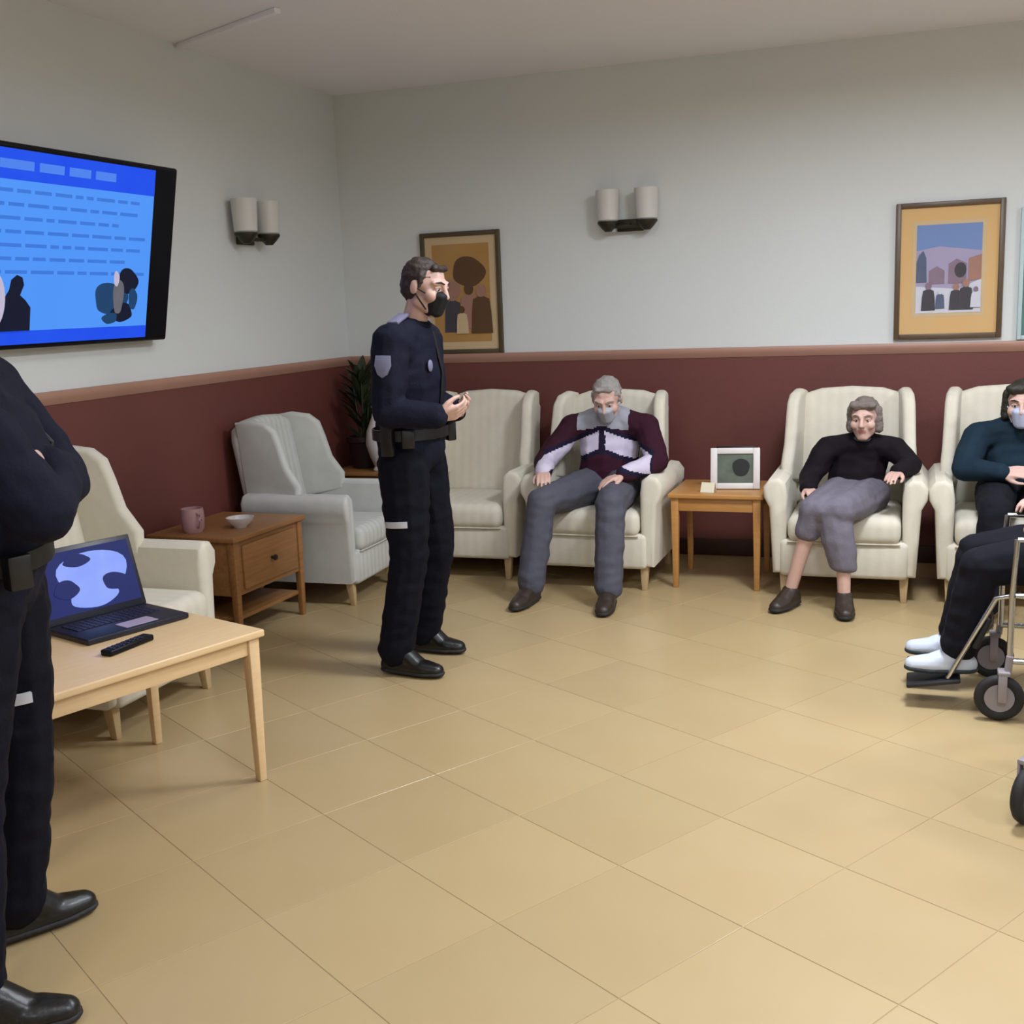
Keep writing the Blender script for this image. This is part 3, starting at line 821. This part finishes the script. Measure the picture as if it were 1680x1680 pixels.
def basis(fwd, upv=(0, 0, 1)):
    f = Vector(fwd).normalized(); u = Vector(upv); r = f.cross(u).normalized(); u = r.cross(f).normalized()
    return (r, f, u)

def add_head(bl, c, B, s=1.0):
    def P(x, y, z): return c + (B[0] * x + B[1] * y + B[2] * z) * s
    def E(x, y, z, r): return End(P(x, y, z), tuple(k * s for k in (r if isinstance(r, tuple) else (r, r, r))), B)
    bl.ball(P(0, -0.012, 0.025), tuple(k * s for k in (0.074, 0.093, 0.088)), B)
    bl.seg(E(0, 0.028, 0.0, (0.062, 0.058, 0.072)), E(0, 0.055, -0.088, (0.030, 0.028, 0.024)))
    for q in (-1, 1):
        bl.seg(E(q * 0.042, 0.0, -0.055, 0.026), E(q * 0.012, 0.06, -0.09, 0.020))
        bl.seg(E(q * 0.012, 0.083, 0.030, 0.012), E(q * 0.046, 0.066, 0.030, 0.012))
        bl.ball(P(q * 0.040, 0.056, -0.022), 0.028 * s, B)
        bl.ball(P(q * 0.012, 0.098, -0.024), 0.0095 * s, B)
        bl.ball(P(q * 0.077, -0.008, 0.0), tuple(k * s for k in (0.009, 0.020, 0.031)), B)
    bl.seg(E(0, 0.086, 0.022, 0.010), E(0, 0.107, -0.020, 0.0125))
    bl.seg(E(-0.014, 0.080, -0.051, 0.006), E(0.014, 0.080, -0.051, 0.006), 1)
    bl.seg(E(-0.011, 0.080, -0.059, 0.0065), E(0.011, 0.080, -0.059, 0.0065), 1)
    bl.ball(P(0, 0.060, -0.055), 0.022 * s, B)
    return P

def add_hand(bl, w, d, n, side, curl=0.45, s=1.0):
    """w wrist, d finger direction, n the way the palm faces, side: +1 thumb towards d x n, -1 the other way"""
    d = Vector(d).normalized(); n = Vector(n); n = (n - d * n.dot(d)).normalized()
    t = d.cross(n).normalized() * side
    w = Vector(w)
    B = (t, d, n)
    kn = []
    for i, (off, ln) in enumerate(((0.031, 0.075), (0.0105, 0.083), (-0.0105, 0.077), (-0.031, 0.060))):
        k = w + (d * (0.088 - 0.004 * abs(i - 1)) + t * off) * s
        bl.seg(End(w + t * off * 0.5 * s, (0.017 * s, 0.02 * s, 0.015 * s), B), End(k, (0.011 * s, 0.011 * s, 0.0115 * s), B))
        p = k; a = 0.0
        for j, fr in enumerate((0.45, 0.30, 0.25)):
            a += curl * (0.8 if j == 0 else 1.0)
            dd = (d * math.cos(a) + n * math.sin(a) + t * (off * 2.6 if j == 0 else 0)).normalized()
            q = p + dd * ln * fr * s
            bl.seg(End(p, (0.0092 - 0.0008 * j) * s), End(q, (0.0086 - 0.0009 * j) * s))
            p = q
    p0 = w + (d * 0.020 + t * 0.022 + n * 0.004) * s
    p1 = p0 + (d * 0.030 + t * 0.026 + n * 0.012) * s
    p2 = p1 + (d * 0.030 + t * 0.008 + n * 0.010) * s
    p3 = p2 + (d * 0.024 - t * 0.002 + n * 0.008) * s
    bl.tube([p0, p1, p2, p3], [0.017 * s, 0.0125 * s, 0.0105 * s, 0.009 * s])

def person(label, J, skin='skin', hs=1.0, k=1.0):
    """J: joints. Body as one surface from head to feet."""
    root = thing('person', label, 'person', J['root'])
    inv = Vector(J['root'])
    G = {}
    for key, v in J.items():
        if isinstance(v, tuple) and len(v) == 3 and key not in ('root', 'fwd', 'face', 'faceup', 'hd_r', 'hd_l', 'hn_r', 'hn_l'): G[key] = Vector(v) - inv
        else: G[key] = v
    B = basis(J['fwd'], (G['neck'] - G['pelvis']).normalized()); G['B'] = B
    HB = basis(J['face'], J.get('faceup', (0, 0, 1))); G['HB'] = HB
    bl = Blob()
    P = add_head(bl, G['head'], HB, hs)
    bl.seg(End(P(0, -0.02, -0.05), 0.052 * hs), End(G['neck'], 0.055 * k))
    def E(p, r): return End(p, tuple(q * k for q in r), B)
    bl.chain([E(G['pelvis'], (0.150, 0.105, 0.085)), E(G['waist'], (0.135, 0.098, 0.085)), E(G['chest'], (0.148, 0.108, 0.105)), E(G['neck'] - B[2] * 0.05 * k, (0.09, 0.065, 0.04))])
    for q in 'rl':
        bl.seg(E(G['chest'] + B[2] * 0.05, (0.07, 0.07, 0.06)), End(G['sh_' + q], 0.050 * k))
        bl.seg(End(G['neck'] - B[2] * 0.01, 0.045 * k), End(G['sh_' + q], 0.046 * k))
        bl.tube([G['sh_' + q], G['el_' + q], G['wr_' + q]], [0.048 * k, 0.037 * k, 0.026 * k])
        bl.tube([G['hip_' + q], G['kn_' + q], G['an_' + q]], [0.084 * k, 0.052 * k, 0.036 * k])
        bl.seg(E(G['pelvis'], (0.11, 0.09, 0.08)), End(G['hip_' + q], 0.085 * k))
        mid = (G['kn_' + q] * 0.65 + G['an_' + q] * 0.35); back = (G['an_' + q] - G['toe_' + q]); back.z = 0
        bl.ball(mid + back.normalized() * 0.014, 0.050 * k)                         # calf
        bl.seg(End(G['an_' + q] - Vector((0, 0, 0.03)), 0.030 * k), End(G['toe_' + q], 0.016 * k))
        add_hand(bl, G['wr_' + q], J['hd_' + q], J['hn_' + q], {'r': 1, 'l': -1}[q] * J.get('hs_' + q, 1), J.get('curl', 0.45), 0.95 * k)
    body = bl.build('body', [skin, skin + '_lip'], root, 0.0055, 3)
    G['root_obj'] = root; G['P'] = P; G['hs'] = hs; G['k'] = k; G['body'] = body
    for q in (-1, 1):
        e = quick('eye', 'eye_white', body, lambda b: bmesh.ops.create_uvsphere(b, u_segments=14, v_segments=10, radius=0.0105 * hs, matrix=Matrix.Translation(P(q * 0.030, 0.0735, 0.008))))
        quick('iris', 'iris', e, lambda b: bmesh.ops.create_uvsphere(b, u_segments=12, v_segments=8, radius=0.0066 * hs, matrix=Matrix.Translation(P(q * 0.030, 0.0790, 0.007))))
        quick('eyelid', skin, e, lambda b: tube(b, [P(q * 0.016, 0.080, 0.013), P(q * 0.030, 0.0825, 0.0175), P(q * 0.045, 0.073, 0.012)], [0.004 * hs, 0.0055 * hs, 0.004 * hs], 8))
        quick('eyebrow', J.get('brow', 'hair_brown'), body, lambda b: tube(b, [P(q * 0.014, 0.095, 0.031), P(q * 0.032, 0.089, 0.037), P(q * 0.050, 0.074, 0.032)], [0.003 * hs, 0.004 * hs, 0.0025 * hs], 8))
    return G

def hair(G, mat, kind):
    P, HB, s = G['P'], G['HB'], G['hs']
    bl = Blob()
    sc = lambda r: tuple(x * s for x in r)
    bl.ball(P(0, -0.026, 0.040), sc((0.081, 0.092, 0.086)), HB)
    bl.ball(P(0, -0.045, 0.0), sc((0.076, 0.070, 0.075)), HB)
    bl.seg(End(P(-0.036, 0.050, 0.088), 0.016 * s), End(P(0.036, 0.050, 0.088), 0.016 * s))
    if kind == 'bob':
        for q in (-1, 1):
            bl.seg(End(P(q * 0.07, -0.005, 0.05), 0.026 * s), End(P(q * 0.076, 0.0, -0.055), 0.026 * s))
        bl.seg(End(P(-0.05, -0.06, -0.05), 0.04 * s), End(P(0.05, -0.06, -0.05), 0.04 * s))
        bl.seg(End(P(-0.05, 0.055, 0.085), 0.026 * s), End(P(0.05, 0.055, 0.085), 0.026 * s))
    else:
        for q in (-1, 1):
            bl.seg(End(P(q * 0.071, 0.012, 0.05), 0.012 * s), End(P(q * 0.073, 0.014, 0.005), 0.008 * s))
    bl.build('hair', [mat], G['root_obj'], 0.006, 2, disp=0.004, dscale=0.03)

def mask(G, mat):
    P, HB, s = G['P'], G['HB'], G['hs']
    bl = Blob()
    bl.seg(End(P(0, 0.060, -0.018), (0.050 * s, 0.058 * s, 0.022 * s), HB), End(P(0, 0.050, -0.085), (0.040 * s, 0.048 * s, 0.026 * s), HB))
    m = bl.build('face_mask', [mat], G['root_obj'], 0.005, 2)
    for q in (-1, 1):
        quick('ear_loop', mat, m, lambda b: (tube(b, [P(q * 0.052, 0.052, -0.02), P(q * 0.078, 0.0, 0.0)], 0.003 * s, 6), tube(b, [P(q * 0.045, 0.045, -0.08), P(q * 0.078, -0.006, -0.015)], 0.003 * s, 6)))

def top(G, name, mats, t=0.014, hem=None, sleeve=0.96, disp=0.006, matfn=None, collar=0.0, belly=1.0):
    B, k = G['B'], G['k']
    bl = Blob()
    def E(p, r): return End(p, tuple(q * k + t for q in r), B)
    lo = G['pelvis'] if hem is None else hem
    bl.chain([E(lo, (0.155, 0.110, 0.06)), E(G['waist'], (0.145, 0.108 * belly, 0.085)), E(G['chest'], (0.155, 0.114, 0.105)), E(G['neck'] - B[2] * 0.055 * k, (0.095, 0.070, 0.036))])
    for q in 'rl':
        bl.seg(E(G['chest'] + B[2] * 0.05, (0.075, 0.072, 0.06)), End(G['sh_' + q], 0.053 * k + t))
        bl.seg(End(G['neck'] - B[2] * 0.03, 0.045 * k + t), End(G['sh_' + q], 0.048 * k + t))
        w = G['el_' + q].lerp(G['wr_' + q], sleeve)
        bl.tube([G['sh_' + q], G['sh_' + q].lerp(G['el_' + q], 0.55), G['el_' + q], w], [0.052 * k + t, 0.049 * k + t, 0.042 * k + t, 0.032 * k + t * 0.8])
    if collar:
        for a in range(8):
            an = a / 8 * 2 * math.pi; an2 = (a + 1) / 8 * 2 * math.pi
            c = G['neck'] + B[2] * collar
            bl.seg(End(c + (B[0] * math.cos(an) + B[1] * math.sin(an)) * 0.055 * k, 0.016), End(c + (B[0] * math.cos(an2) + B[1] * math.sin(an2)) * 0.055 * k, 0.016))
    return bl.build(name, mats, G['root_obj'], 0.008, 3, disp=disp, dscale=0.11, matfn=matfn)

def bottoms(G, name, mat, t=0.016, to=(0.97, 0.97), disp=0.006, ankle=0.044, clampz=None):
    B, k = G['B'], G['k']
    bl = Blob()
    def E(p, r): return End(p, tuple(q * k + t for q in r), B)
    bl.seg(E(G['pelvis'], (0.150, 0.105, 0.085)), E(G['pelvis'].lerp(G['waist'], 0.45), (0.138, 0.10, 0.05)))
    for q, f in zip('rl', to):
        e = G['kn_' + q].lerp(G['an_' + q], f)
        bl.tube([G['hip_' + q], G['hip_' + q].lerp(G['kn_' + q], 0.5), G['kn_' + q], e], [0.086 * k + t, 0.074 * k + t, 0.056 * k + t, ankle * k + t])
        bl.seg(E(G['pelvis'], (0.11, 0.09, 0.08)), End(G['hip_' + q], 0.087 * k + t))
    return bl.build(name, [mat], G['root_obj'], 0.008, 3, disp=disp, dscale=0.10)

def shoes(G, mat, sole=None, boot=False, name='shoe', lift=0.0):
    for q in 'rl':
        a, t_ = G['an_' + q], G['toe_' + q]
        d = (t_ - a); d.z = 0; d.normalize()
        z = min(a.z, t_.z) - 0.0
        fz = G.get('fz_' + q, lift) if isinstance(G.get('fz_' + q, lift), float) else lift
        B = basis(d)
        bl = Blob()
        heel = a - d * 0.035; heel.z = fz + 0.040
        ballp = t_ - d * 0.06; ballp.z = fz + 0.036
        toe = t_ + d * 0.0; toe.z = fz + 0.030
        bl.chain([End(heel, (0.038, 0.040, 0.040), B), End(ballp, (0.050, 0.045, 0.036), B), End(toe, (0.036, 0.034, 0.030), B)])
        bl.seg(End(heel.lerp(ballp, 0.15) + Vector((0, 0, 0.02)), 0.042), End(a + Vector((0, 0, 0.10 if boot else -0.01)), 0.052 if boot else 0.044))
        bl.seg(End(a + Vector((0, 0, -0.015 if not boot else 0.03)), 0.043), End(ballp.lerp(a, 0.25), (0.046, 0.042, 0.034), B))
        s = bl.build(name, [mat], G['root_obj'], 0.006, 2, clampz=fz + 0.004)
        if sole:
            b2 = Blob()
            b2.chain([End(heel - Vector((0, 0, 0.02)), (0.041, 0.043, 0.016), B), End(ballp - Vector((0, 0, 0.018)), (0.053, 0.048, 0.016), B), End(toe - Vector((0, 0, 0.012)), (0.040, 0.038, 0.016), B)])
            b2.build('sole', [sole], s, 0.006, 1, clampz=fz + 0.001)

def band(G, a, b, f, r, out, wide=0.55):
    """short reflective strip on the outside of a trouser leg"""
    ax = (G[b] - G[a]).normalized(); c = G[a].lerp(G[b], f)
    o = Vector(out); o = (o - ax * o.dot(ax)).normalized(); e = ax.cross(o)
    def bb(bm):
        rows = []
        for dz, dr in ((-0.014, -0.004), (-0.012, 0.004), (0.012, 0.004), (0.014, -0.004)):
            rows.append([bm.verts.new(c + ax * dz + (o * math.cos(t) + e * math.sin(t)) * (r + dr)) for t in [(-1 + 2 * i / 12) * wide for i in range(13)]])
        for p, q in zip(rows, rows[1:]):
            for i in range(12): bm.faces.new((p[i], p[i + 1], q[i + 1], q[i]))
    return quick('reflective_strip', 'reflective', G['root_obj'], bb)

def belt(G, t=0.034):
    B, k = G['B'], G['k']
    c = G['pelvis'].lerp(G['waist'], 0.55)
    def bb(bm):
        n = 36; rows = []
        for dz, dr in ((-0.024, 0), (-0.022, 0.006), (0.022, 0.006), (0.024, 0)):
            rows.append([bm.verts.new(c + B[0] * math.cos(2 * math.pi * i / n) * (0.150 * k + t + dr) + B[1] * math.sin(2 * math.pi * i / n) * (0.108 * k + t + dr) + B[2] * dz) for i in range(n)])
        for a, b in zip(rows, rows[1:]):
            for i in range(n): bm.faces.new((a[i], a[(i + 1) % n], b[(i + 1) % n], b[i]))
    o = quick('duty_belt', 'belt_leather', G['root_obj'], bb)
    for an, s in ((2.4, (0.05, 0.04, 0.09)), (0.5, (0.055, 0.04, 0.08)), (3.14, (0.045, 0.035, 0.10)), (0.0, (0.055, 0.035, 0.14))):
        pos = c + B[0] * math.cos(an) * (0.150 * k + t + 0.02) + B[1] * math.sin(an) * (0.108 * k + t + 0.02) - B[2] * 0.01
        rot = Matrix((B[0], B[1], B[2])).transposed().to_4x4() @ Matrix.Rotation(an - math.pi / 2, 4, 'Z')
        quick('pouch', 'belt_leather', o, lambda bm: box(bm, (0, 0, 0), s, 0.008, 2), loc=pos, rot=rot.to_euler())

def shoulder_patch(G, q, out):
    """flat flash on the upper sleeve"""
    B = G['B']
    p = G['sh_' + q].lerp(G['el_' + q], 0.33) + Vector(out).normalized() * 0.079
    z = (G['sh_' + q] - G['el_' + q]).normalized(); x = Vector(out).normalized().cross(z).normalized(); y = z.cross(x)
    rot = Matrix((x, y, z)).transposed().to_4x4()
    quick('sleeve_patch', 'patch', G['root_obj'], lambda bm: prism(bm, [(-0.03, 0.04), (0.03, 0.04), (0.034, 0.0), (0.02, -0.035), (0, -0.048), (-0.02, -0.035), (-0.034, 0)], 'y', -0.006, 0.006, 0.002, 2), loc=p, rot=rot.to_euler())

def collar(G, mat):
    B = G['B']
    quick('collar', mat, G['root_obj'], lambda bm: ring(bm, G['neck'] + B[2] * 0.012, B[2] + B[1] * 0.30, 0.060, 0.017, 30, 10))

def front_details(G, badge=False):
    B = G['B']
    z0, z1 = G['waist'] + B[1] * 0.142, G['chest'] + B[1] * 0.146
    quick('zip', 'belt_leather', G['root_obj'], lambda bm: tube(bm, [G['pelvis'].lerp(G['waist'], 0.7) + B[1] * 0.146, z0, z1, G['neck'] + B[1] * 0.085 - B[2] * 0.03], 0.006, 8))
    if badge:
        def bd(bm):
            bmesh.ops.create_uvsphere(bm, u_segments=14, v_segments=8, radius=0.020)
            rot = Matrix((B[0], B[1], B[2])).transposed().to_4x4()
            bmesh.ops.transform(bm, matrix=Matrix.Translation(G['chest'] + B[1] * 0.128 + B[0] * 0.075 + B[2] * 0.03) @ rot @ Matrix.Diagonal((1, 0.35, 1.25, 1)), verts=bm.verts)
        quick('badge', 'patch', G['root_obj'], bd)

def epaulette(G, q):
    B = G['B']
    p = G['neck'].lerp(G['sh_' + q], 0.64) + B[2] * 0.066
    z = (G['sh_' + q] - G['neck']).normalized()
    x = B[1]; y = z.cross(x)
    rot = Matrix((x, y, z)).transposed().to_4x4()
    quick('epaulette', 'patch', G['root_obj'], lambda bm: box(bm, (0, 0, 0), (0.05, 0.014, 0.11), 0.004, 2), loc=p, rot=rot.to_euler())

# --- officer standing in profile
G = person('standing person in dark navy uniform and black mask, side on, hands held in front', dict(
    root=(-1.99, 4.34, 0), fwd=(1, -0.04, 0), face=(0.95, -0.16, -0.22), faceup=(0.2, 0, 1),
    pelvis=(-2.0, 4.34, 0.94), waist=(-2.0, 4.34, 1.09), chest=(-1.985, 4.34, 1.27), neck=(-1.96, 4.34, 1.465), head=(-1.895, 4.335, 1.612),
    sh_r=(-1.98, 4.15, 1.405), el_r=(-1.985, 4.10, 1.13), wr_r=(-1.79, 4.15, 1.105), hd_r=(0.75, 0.6, 0.15), hn_r=(-0.2, 0.6, 0.5),
    sh_l=(-2.00, 4.535, 1.405), el_l=(-2.01, 4.60, 1.13), wr_l=(-1.83, 4.44, 1.10), hd_l=(0.75, -0.6, 0.15), hn_l=(-0.2, -0.6, 0.5),
    hip_r=(-2.0, 4.25, 0.90), kn_r=(-1.985, 4.225, 0.50), an_r=(-2.06, 4.20, 0.09), toe_r=(-1.87, 4.185, 0.03),
    hip_l=(-2.0, 4.43, 0.90), kn_l=(-1.965, 4.47, 0.50), an_l=(-2.07, 4.52, 0.09), toe_l=(-1.905, 4.52, 0.03), curl=0.5))
hair(G, 'hair_brown', 'short'); mask(G, 'mask_black')
top(G, 'jacket', ['uniform'], 0.025, collar=0.0, belly=1.05)
bottoms(G, 'trousers', 'uniform_dark', 0.026, ankle=0.052)
shoes(G, 'boot', boot=True, name='boot', sole='rubber'); belt(G, 0.038)
shoulder_patch(G, 'r', (0.1, -1, 0)); epaulette(G, 'r'); epaulette(G, 'l'); collar(G, 'uniform_dark'); front_details(G, True)
band(G, 'hip_r', 'kn_r', 0.62, 0.098, (-0.1, -1, 0))

# --- officer close to the camera at the left edge, arms folded
G = person('person in dark navy uniform with folded arms, closest to the viewer at the left edge', dict(
    root=(-1.97, 2.0, 0), fwd=(0.77, 0.64, 0), face=(0.35, 0.93, 0.0), faceup=(-0.15, 0, 1),
    pelvis=(-2.04, 2.0, 0.94), waist=(-2.0, 2.0, 1.08), chest=(-1.985, 2.0, 1.26), neck=(-2.03, 1.975, 1.44), head=(-2.09, 1.95, 1.59),
    sh_r=(-1.90, 1.83, 1.385), el_r=(-1.765, 1.92, 1.13), wr_r=(-1.87, 2.10, 1.17), hd_r=(-0.5, 0.85, 0.1), hn_r=(-0.8, -0.5, 0.0),
    sh_l=(-2.09, 2.14, 1.385), el_l=(-1.955, 2.20, 1.15), wr_l=(-1.835, 2.03, 1.205), hd_l=(0.3, -0.9, 0.1), hn_l=(-0.8, -0.3, 0.0),
    hip_r=(-2.0, 1.93, 0.90), kn_r=(-1.98, 1.83, 0.50), an_r=(-1.91, 1.70, 0.09), toe_r=(-1.745, 1.80, 0.03),
    hip_l=(-2.065, 2.08, 0.90), kn_l=(-2.06, 2.08, 0.50), an_l=(-2.11, 2.05, 0.09), toe_l=(-2.03, 2.20, 0.03), curl=0.5))
hair(G, 'hair_brown', 'short'); mask(G, 'mask_black')
top(G, 'jacket', ['uniform'], 0.030)
bottoms(G, 'trousers', 'uniform_dark', 0.026, ankle=0.052)
shoes(G, 'boot', boot=True, name='boot', sole='rubber'); belt(G, 0.038)
epaulette(G, 'r'); epaulette(G, 'l'); collar(G, 'uniform_dark'); front_details(G); shoulder_patch(G, 'l', (-0.5, 0.8, 0))
band(G, 'hip_l', 'kn_l', 0.62, 0.098, (0.6, -0.8, 0)); band(G, 'hip_r', 'kn_r', 0.62, 0.098, (0.6, -0.8, 0))

# --- man in the banded sweater
def sweater(ce):
    x = ce[:, 0]; z = ce[:, 2]; y = ce[:, 1]
    ax = np.abs(x + 0.01)
    zc = 0.785 - 0.42 * np.maximum(0, ax - 0.02)
    idx = np.zeros(len(ce), 'i')
    idx[(z > 0.85 - 0.10 * ax) & (ax < 0.145)] = 3
    front = y < 0.12
    idx[front & (np.abs(z - zc) < 0.075) & (ax < 0.31)] = 1
    idx[front & (np.abs(z - zc) < 0.048) & (ax < 0.30) & (ax > 0.018)] = 2
    return idx
G = person('seated man in a maroon sweater with white bands and grey trousers', dict(
    root=(-1.60, 6.0, 0), fwd=(0.02, -1, 0), face=(0.05, -0.9, -0.42), faceup=(0, -0.3, 1), brow='hair_grey',
    pelvis=(-1.60, 6.07, 0.53), waist=(-1.60, 6.09, 0.66), chest=(-1.60, 6.11, 0.80), neck=(-1.59, 6.07, 0.945), head=(-1.578, 5.985, 1.005),
    sh_r=(-1.80, 6.06, 0.85), el_r=(-1.93, 5.93, 0.665), wr_r=(-1.86, 5.70, 0.645), hd_r=(0.3, -1, -0.15), hn_r=(0, 0, -1), hs_r=-1,
    sh_l=(-1.38, 6.06, 0.85), el_l=(-1.29, 5.93, 0.675), wr_l=(-1.44, 5.74, 0.63), hd_l=(-0.7, -0.6, -0.2), hn_l=(0, 0, -1), hs_l=-1,
    hip_r=(-1.69, 6.0, 0.525), kn_r=(-1.82, 5.52, 0.515), an_r=(-1.86, 5.42, 0.09), toe_r=(-1.885, 5.24, 0.03),
    hip_l=(-1.51, 6.0, 0.525), kn_l=(-1.45, 5.52, 0.515), an_l=(-1.445, 5.42, 0.09), toe_l=(-1.425, 5.235, 0.03), curl=0.3))
hair(G, 'hair_grey', 'short'); mask(G, 'mask_grey')
top(G, 'sweater', ['sweater_maroon', 'sweater_navy', 'sweater_white', 'sweater_grey'], 0.020, matfn=sweater, collar=0.0, disp=0.006, belly=1.15)
bottoms(G, 'trousers', 'trouser_grey', 0.022, ankle=0.052)
shoes(G, 'shoe_brown', sole='rubber')

# --- woman in the black cardigan
G = person('seated woman in a black cardigan and grey skirt with ankles apart', dict(
    root=(-0.28, 6.0, 0), fwd=(-0.05, -1, 0), face=(-0.12, -0.97, -0.10), brow='hair_ash',
    pelvis=(-0.28, 6.07, 0.51), waist=(-0.275, 6.09, 0.60), chest=(-0.265, 6.11, 0.69), neck=(-0.25, 6.06, 0.80), head=(-0.238, 6.0, 0.895),
    sh_r=(-0.425, 6.05, 0.735), el_r=(-0.505, 5.97, 0.585), wr_r=(-0.495, 5.80, 0.565), hd_r=(0.35, -0.9, -0.15), hn_r=(0, 0, -1), hs_r=-1,
    sh_l=(-0.095, 6.05, 0.735), el_l=(-0.01, 5.96, 0.665), wr_l=(-0.07, 5.80, 0.655), hd_l=(-0.3, -0.9, -0.1), hn_l=(0, 0, -1), hs_l=-1,
    hip_r=(-0.36, 6.0, 0.50), kn_r=(-0.445, 5.58, 0.50), an_r=(-0.56, 5.60, 0.085), toe_r=(-0.615, 5.47, 0.025),
    hip_l=(-0.20, 6.0, 0.50), kn_l=(-0.315, 5.56, 0.50), an_l=(-0.30, 5.54, 0.085), toe_l=(-0.285, 5.40, 0.025), curl=0.3), hs=0.92, k=0.86)
hair(G, 'hair_ash', 'bob')
top(G, 'cardigan', ['cardigan'], 0.020, disp=0.006)
bl = Blob(); B = G['B']
bl.seg(End(G['pelvis'], (0.15, 0.11, 0.08), B), End(G['kn_r'].lerp(G['kn_l'], 0.3), (0.10, 0.08, 0.075), B))
bl.seg(End(G['pelvis'], (0.15, 0.11, 0.08), B), End(G['kn_l'].lerp(G['kn_r'], 0.1), (0.085, 0.08, 0.075), B))
bl.chain([End(G['kn_l'].lerp(G['kn_r'], 0.3), (0.085, 0.075, 0.07), B), End(G['kn_l'].lerp(G['an_l'], 0.35) + Vector((-0.02, -0.01, 0)), (0.085, 0.065, 0.05), B), End(G['kn_l'].lerp(G['an_l'], 0.66), (0.068, 0.060, 0.03), B)])
for q in 'rl': bl.tube([G['hip_' + q], G['kn_' + q]], [0.098, 0.075])
bl.chain([End(G['kn_r'], (0.075, 0.075, 0.07), B), End(G['kn_r'].lerp(G['an_r'], 0.30), (0.062, 0.060, 0.04), B)])
bl.build('skirt', ['skirt'], G['root_obj'], 0.008, 3, disp=0.005, dscale=0.15)
quick('blouse_collar', 'blouse', G['root_obj'], lambda bm: ring(bm, G['neck'] + B[2] * 0.004, B[2] + B[1] * 0.35, 0.056, 0.012, 28, 8))
shoes(G, 'shoe_brown', sole='rubber')

# --- masked person in the armchair at the right edge
G = person('seated person in dark navy top and pale blue face mask at the right edge', dict(
    root=(0.48, 6.0, 0), fwd=(-0.05, -1, 0), face=(-0.15, -0.97, -0.12),
    pelvis=(0.48, 6.07, 0.53), waist=(0.48, 6.09, 0.64), chest=(0.485, 6.11, 0.76), neck=(0.49, 6.06, 0.885), head=(0.495, 5.99, 0.965),
    sh_r=(0.295, 6.05, 0.80), el_r=(0.235, 5.93, 0.655), wr_r=(0.40, 5.81, 0.655), hd_r=(0.95, -0.25, 0.1), hn_r=(0.1, 0.6, -0.6), hs_r=-1,
    sh_l=(0.68, 6.05, 0.80), el_l=(0.745, 5.93, 0.66), wr_l=(0.625, 5.72, 0.63), hd_l=(-0.7, -0.6, -0.2), hn_l=(0, 0, -1), hs_l=-1,
    hip_r=(0.39, 6.0, 0.525), kn_r=(0.36, 5.56, 0.515), an_r=(0.33, 5.50, 0.09), toe_r=(0.30, 5.33, 0.03),
    hip_l=(0.57, 6.0, 0.525), kn_l=(0.60, 5.56, 0.515), an_l=(0.62, 5.50, 0.09), toe_l=(0.63, 5.33, 0.03), curl=0.35), k=0.95)
hair(G, 'hair_dark', 'bob'); mask(G, 'mask_blue')
top(G, 'jumper', ['navy_knit'], 0.022, belly=1.2)
bottoms(G, 'trousers', 'trouser_dark', 0.022, ankle=0.055)
shoes(G, 'boot', sole='rubber')

# --- wheelchair user, mostly beyond the right edge
G = person('wheelchair user at the right edge with dark trousers and white shoes on the footrests', dict(
    root=(0.630, 4.450, 0.000), fwd=(-1, 0, 0), face=(-0.97, 0.2, -0.1), fz_r=0.118, fz_l=0.118,
    pelvis=(0.710, 4.450, 0.600), waist=(0.735, 4.450, 0.740), chest=(0.760, 4.450, 0.900), neck=(0.745, 4.450, 1.070), head=(0.710, 4.450, 1.200),
    sh_r=(0.760, 4.640, 1.000), el_r=(0.710, 4.710, 0.780), wr_r=(0.510, 4.660, 0.740), hd_r=(-1, -0.3, -0.1), hn_r=(0, 0, -1), hs_r=-1,
    sh_l=(0.760, 4.260, 1.000), el_l=(0.710, 4.190, 0.780), wr_l=(0.510, 4.240, 0.740), hd_l=(-1, 0.3, -0.1), hn_l=(0, 0, -1), hs_l=-1,
    hip_r=(0.630, 4.540, 0.590), kn_r=(0.240, 4.570, 0.535), an_r=(0.170, 4.555, 0.200), toe_r=(0.020, 4.555, 0.150),
    hip_l=(0.630, 4.360, 0.590), kn_l=(0.240, 4.330, 0.535), an_l=(0.170, 4.345, 0.200), toe_l=(0.020, 4.340, 0.150), curl=0.4))
hair(G, 'hair_grey', 'short')
top(G, 'jumper', ['navy_knit'], 0.020)
bottoms(G, 'trousers', 'trouser_dark', 0.020, to=(0.90, 0.90), ankle=0.05)
shoes(G, 'sneaker', sole='sole_dark')
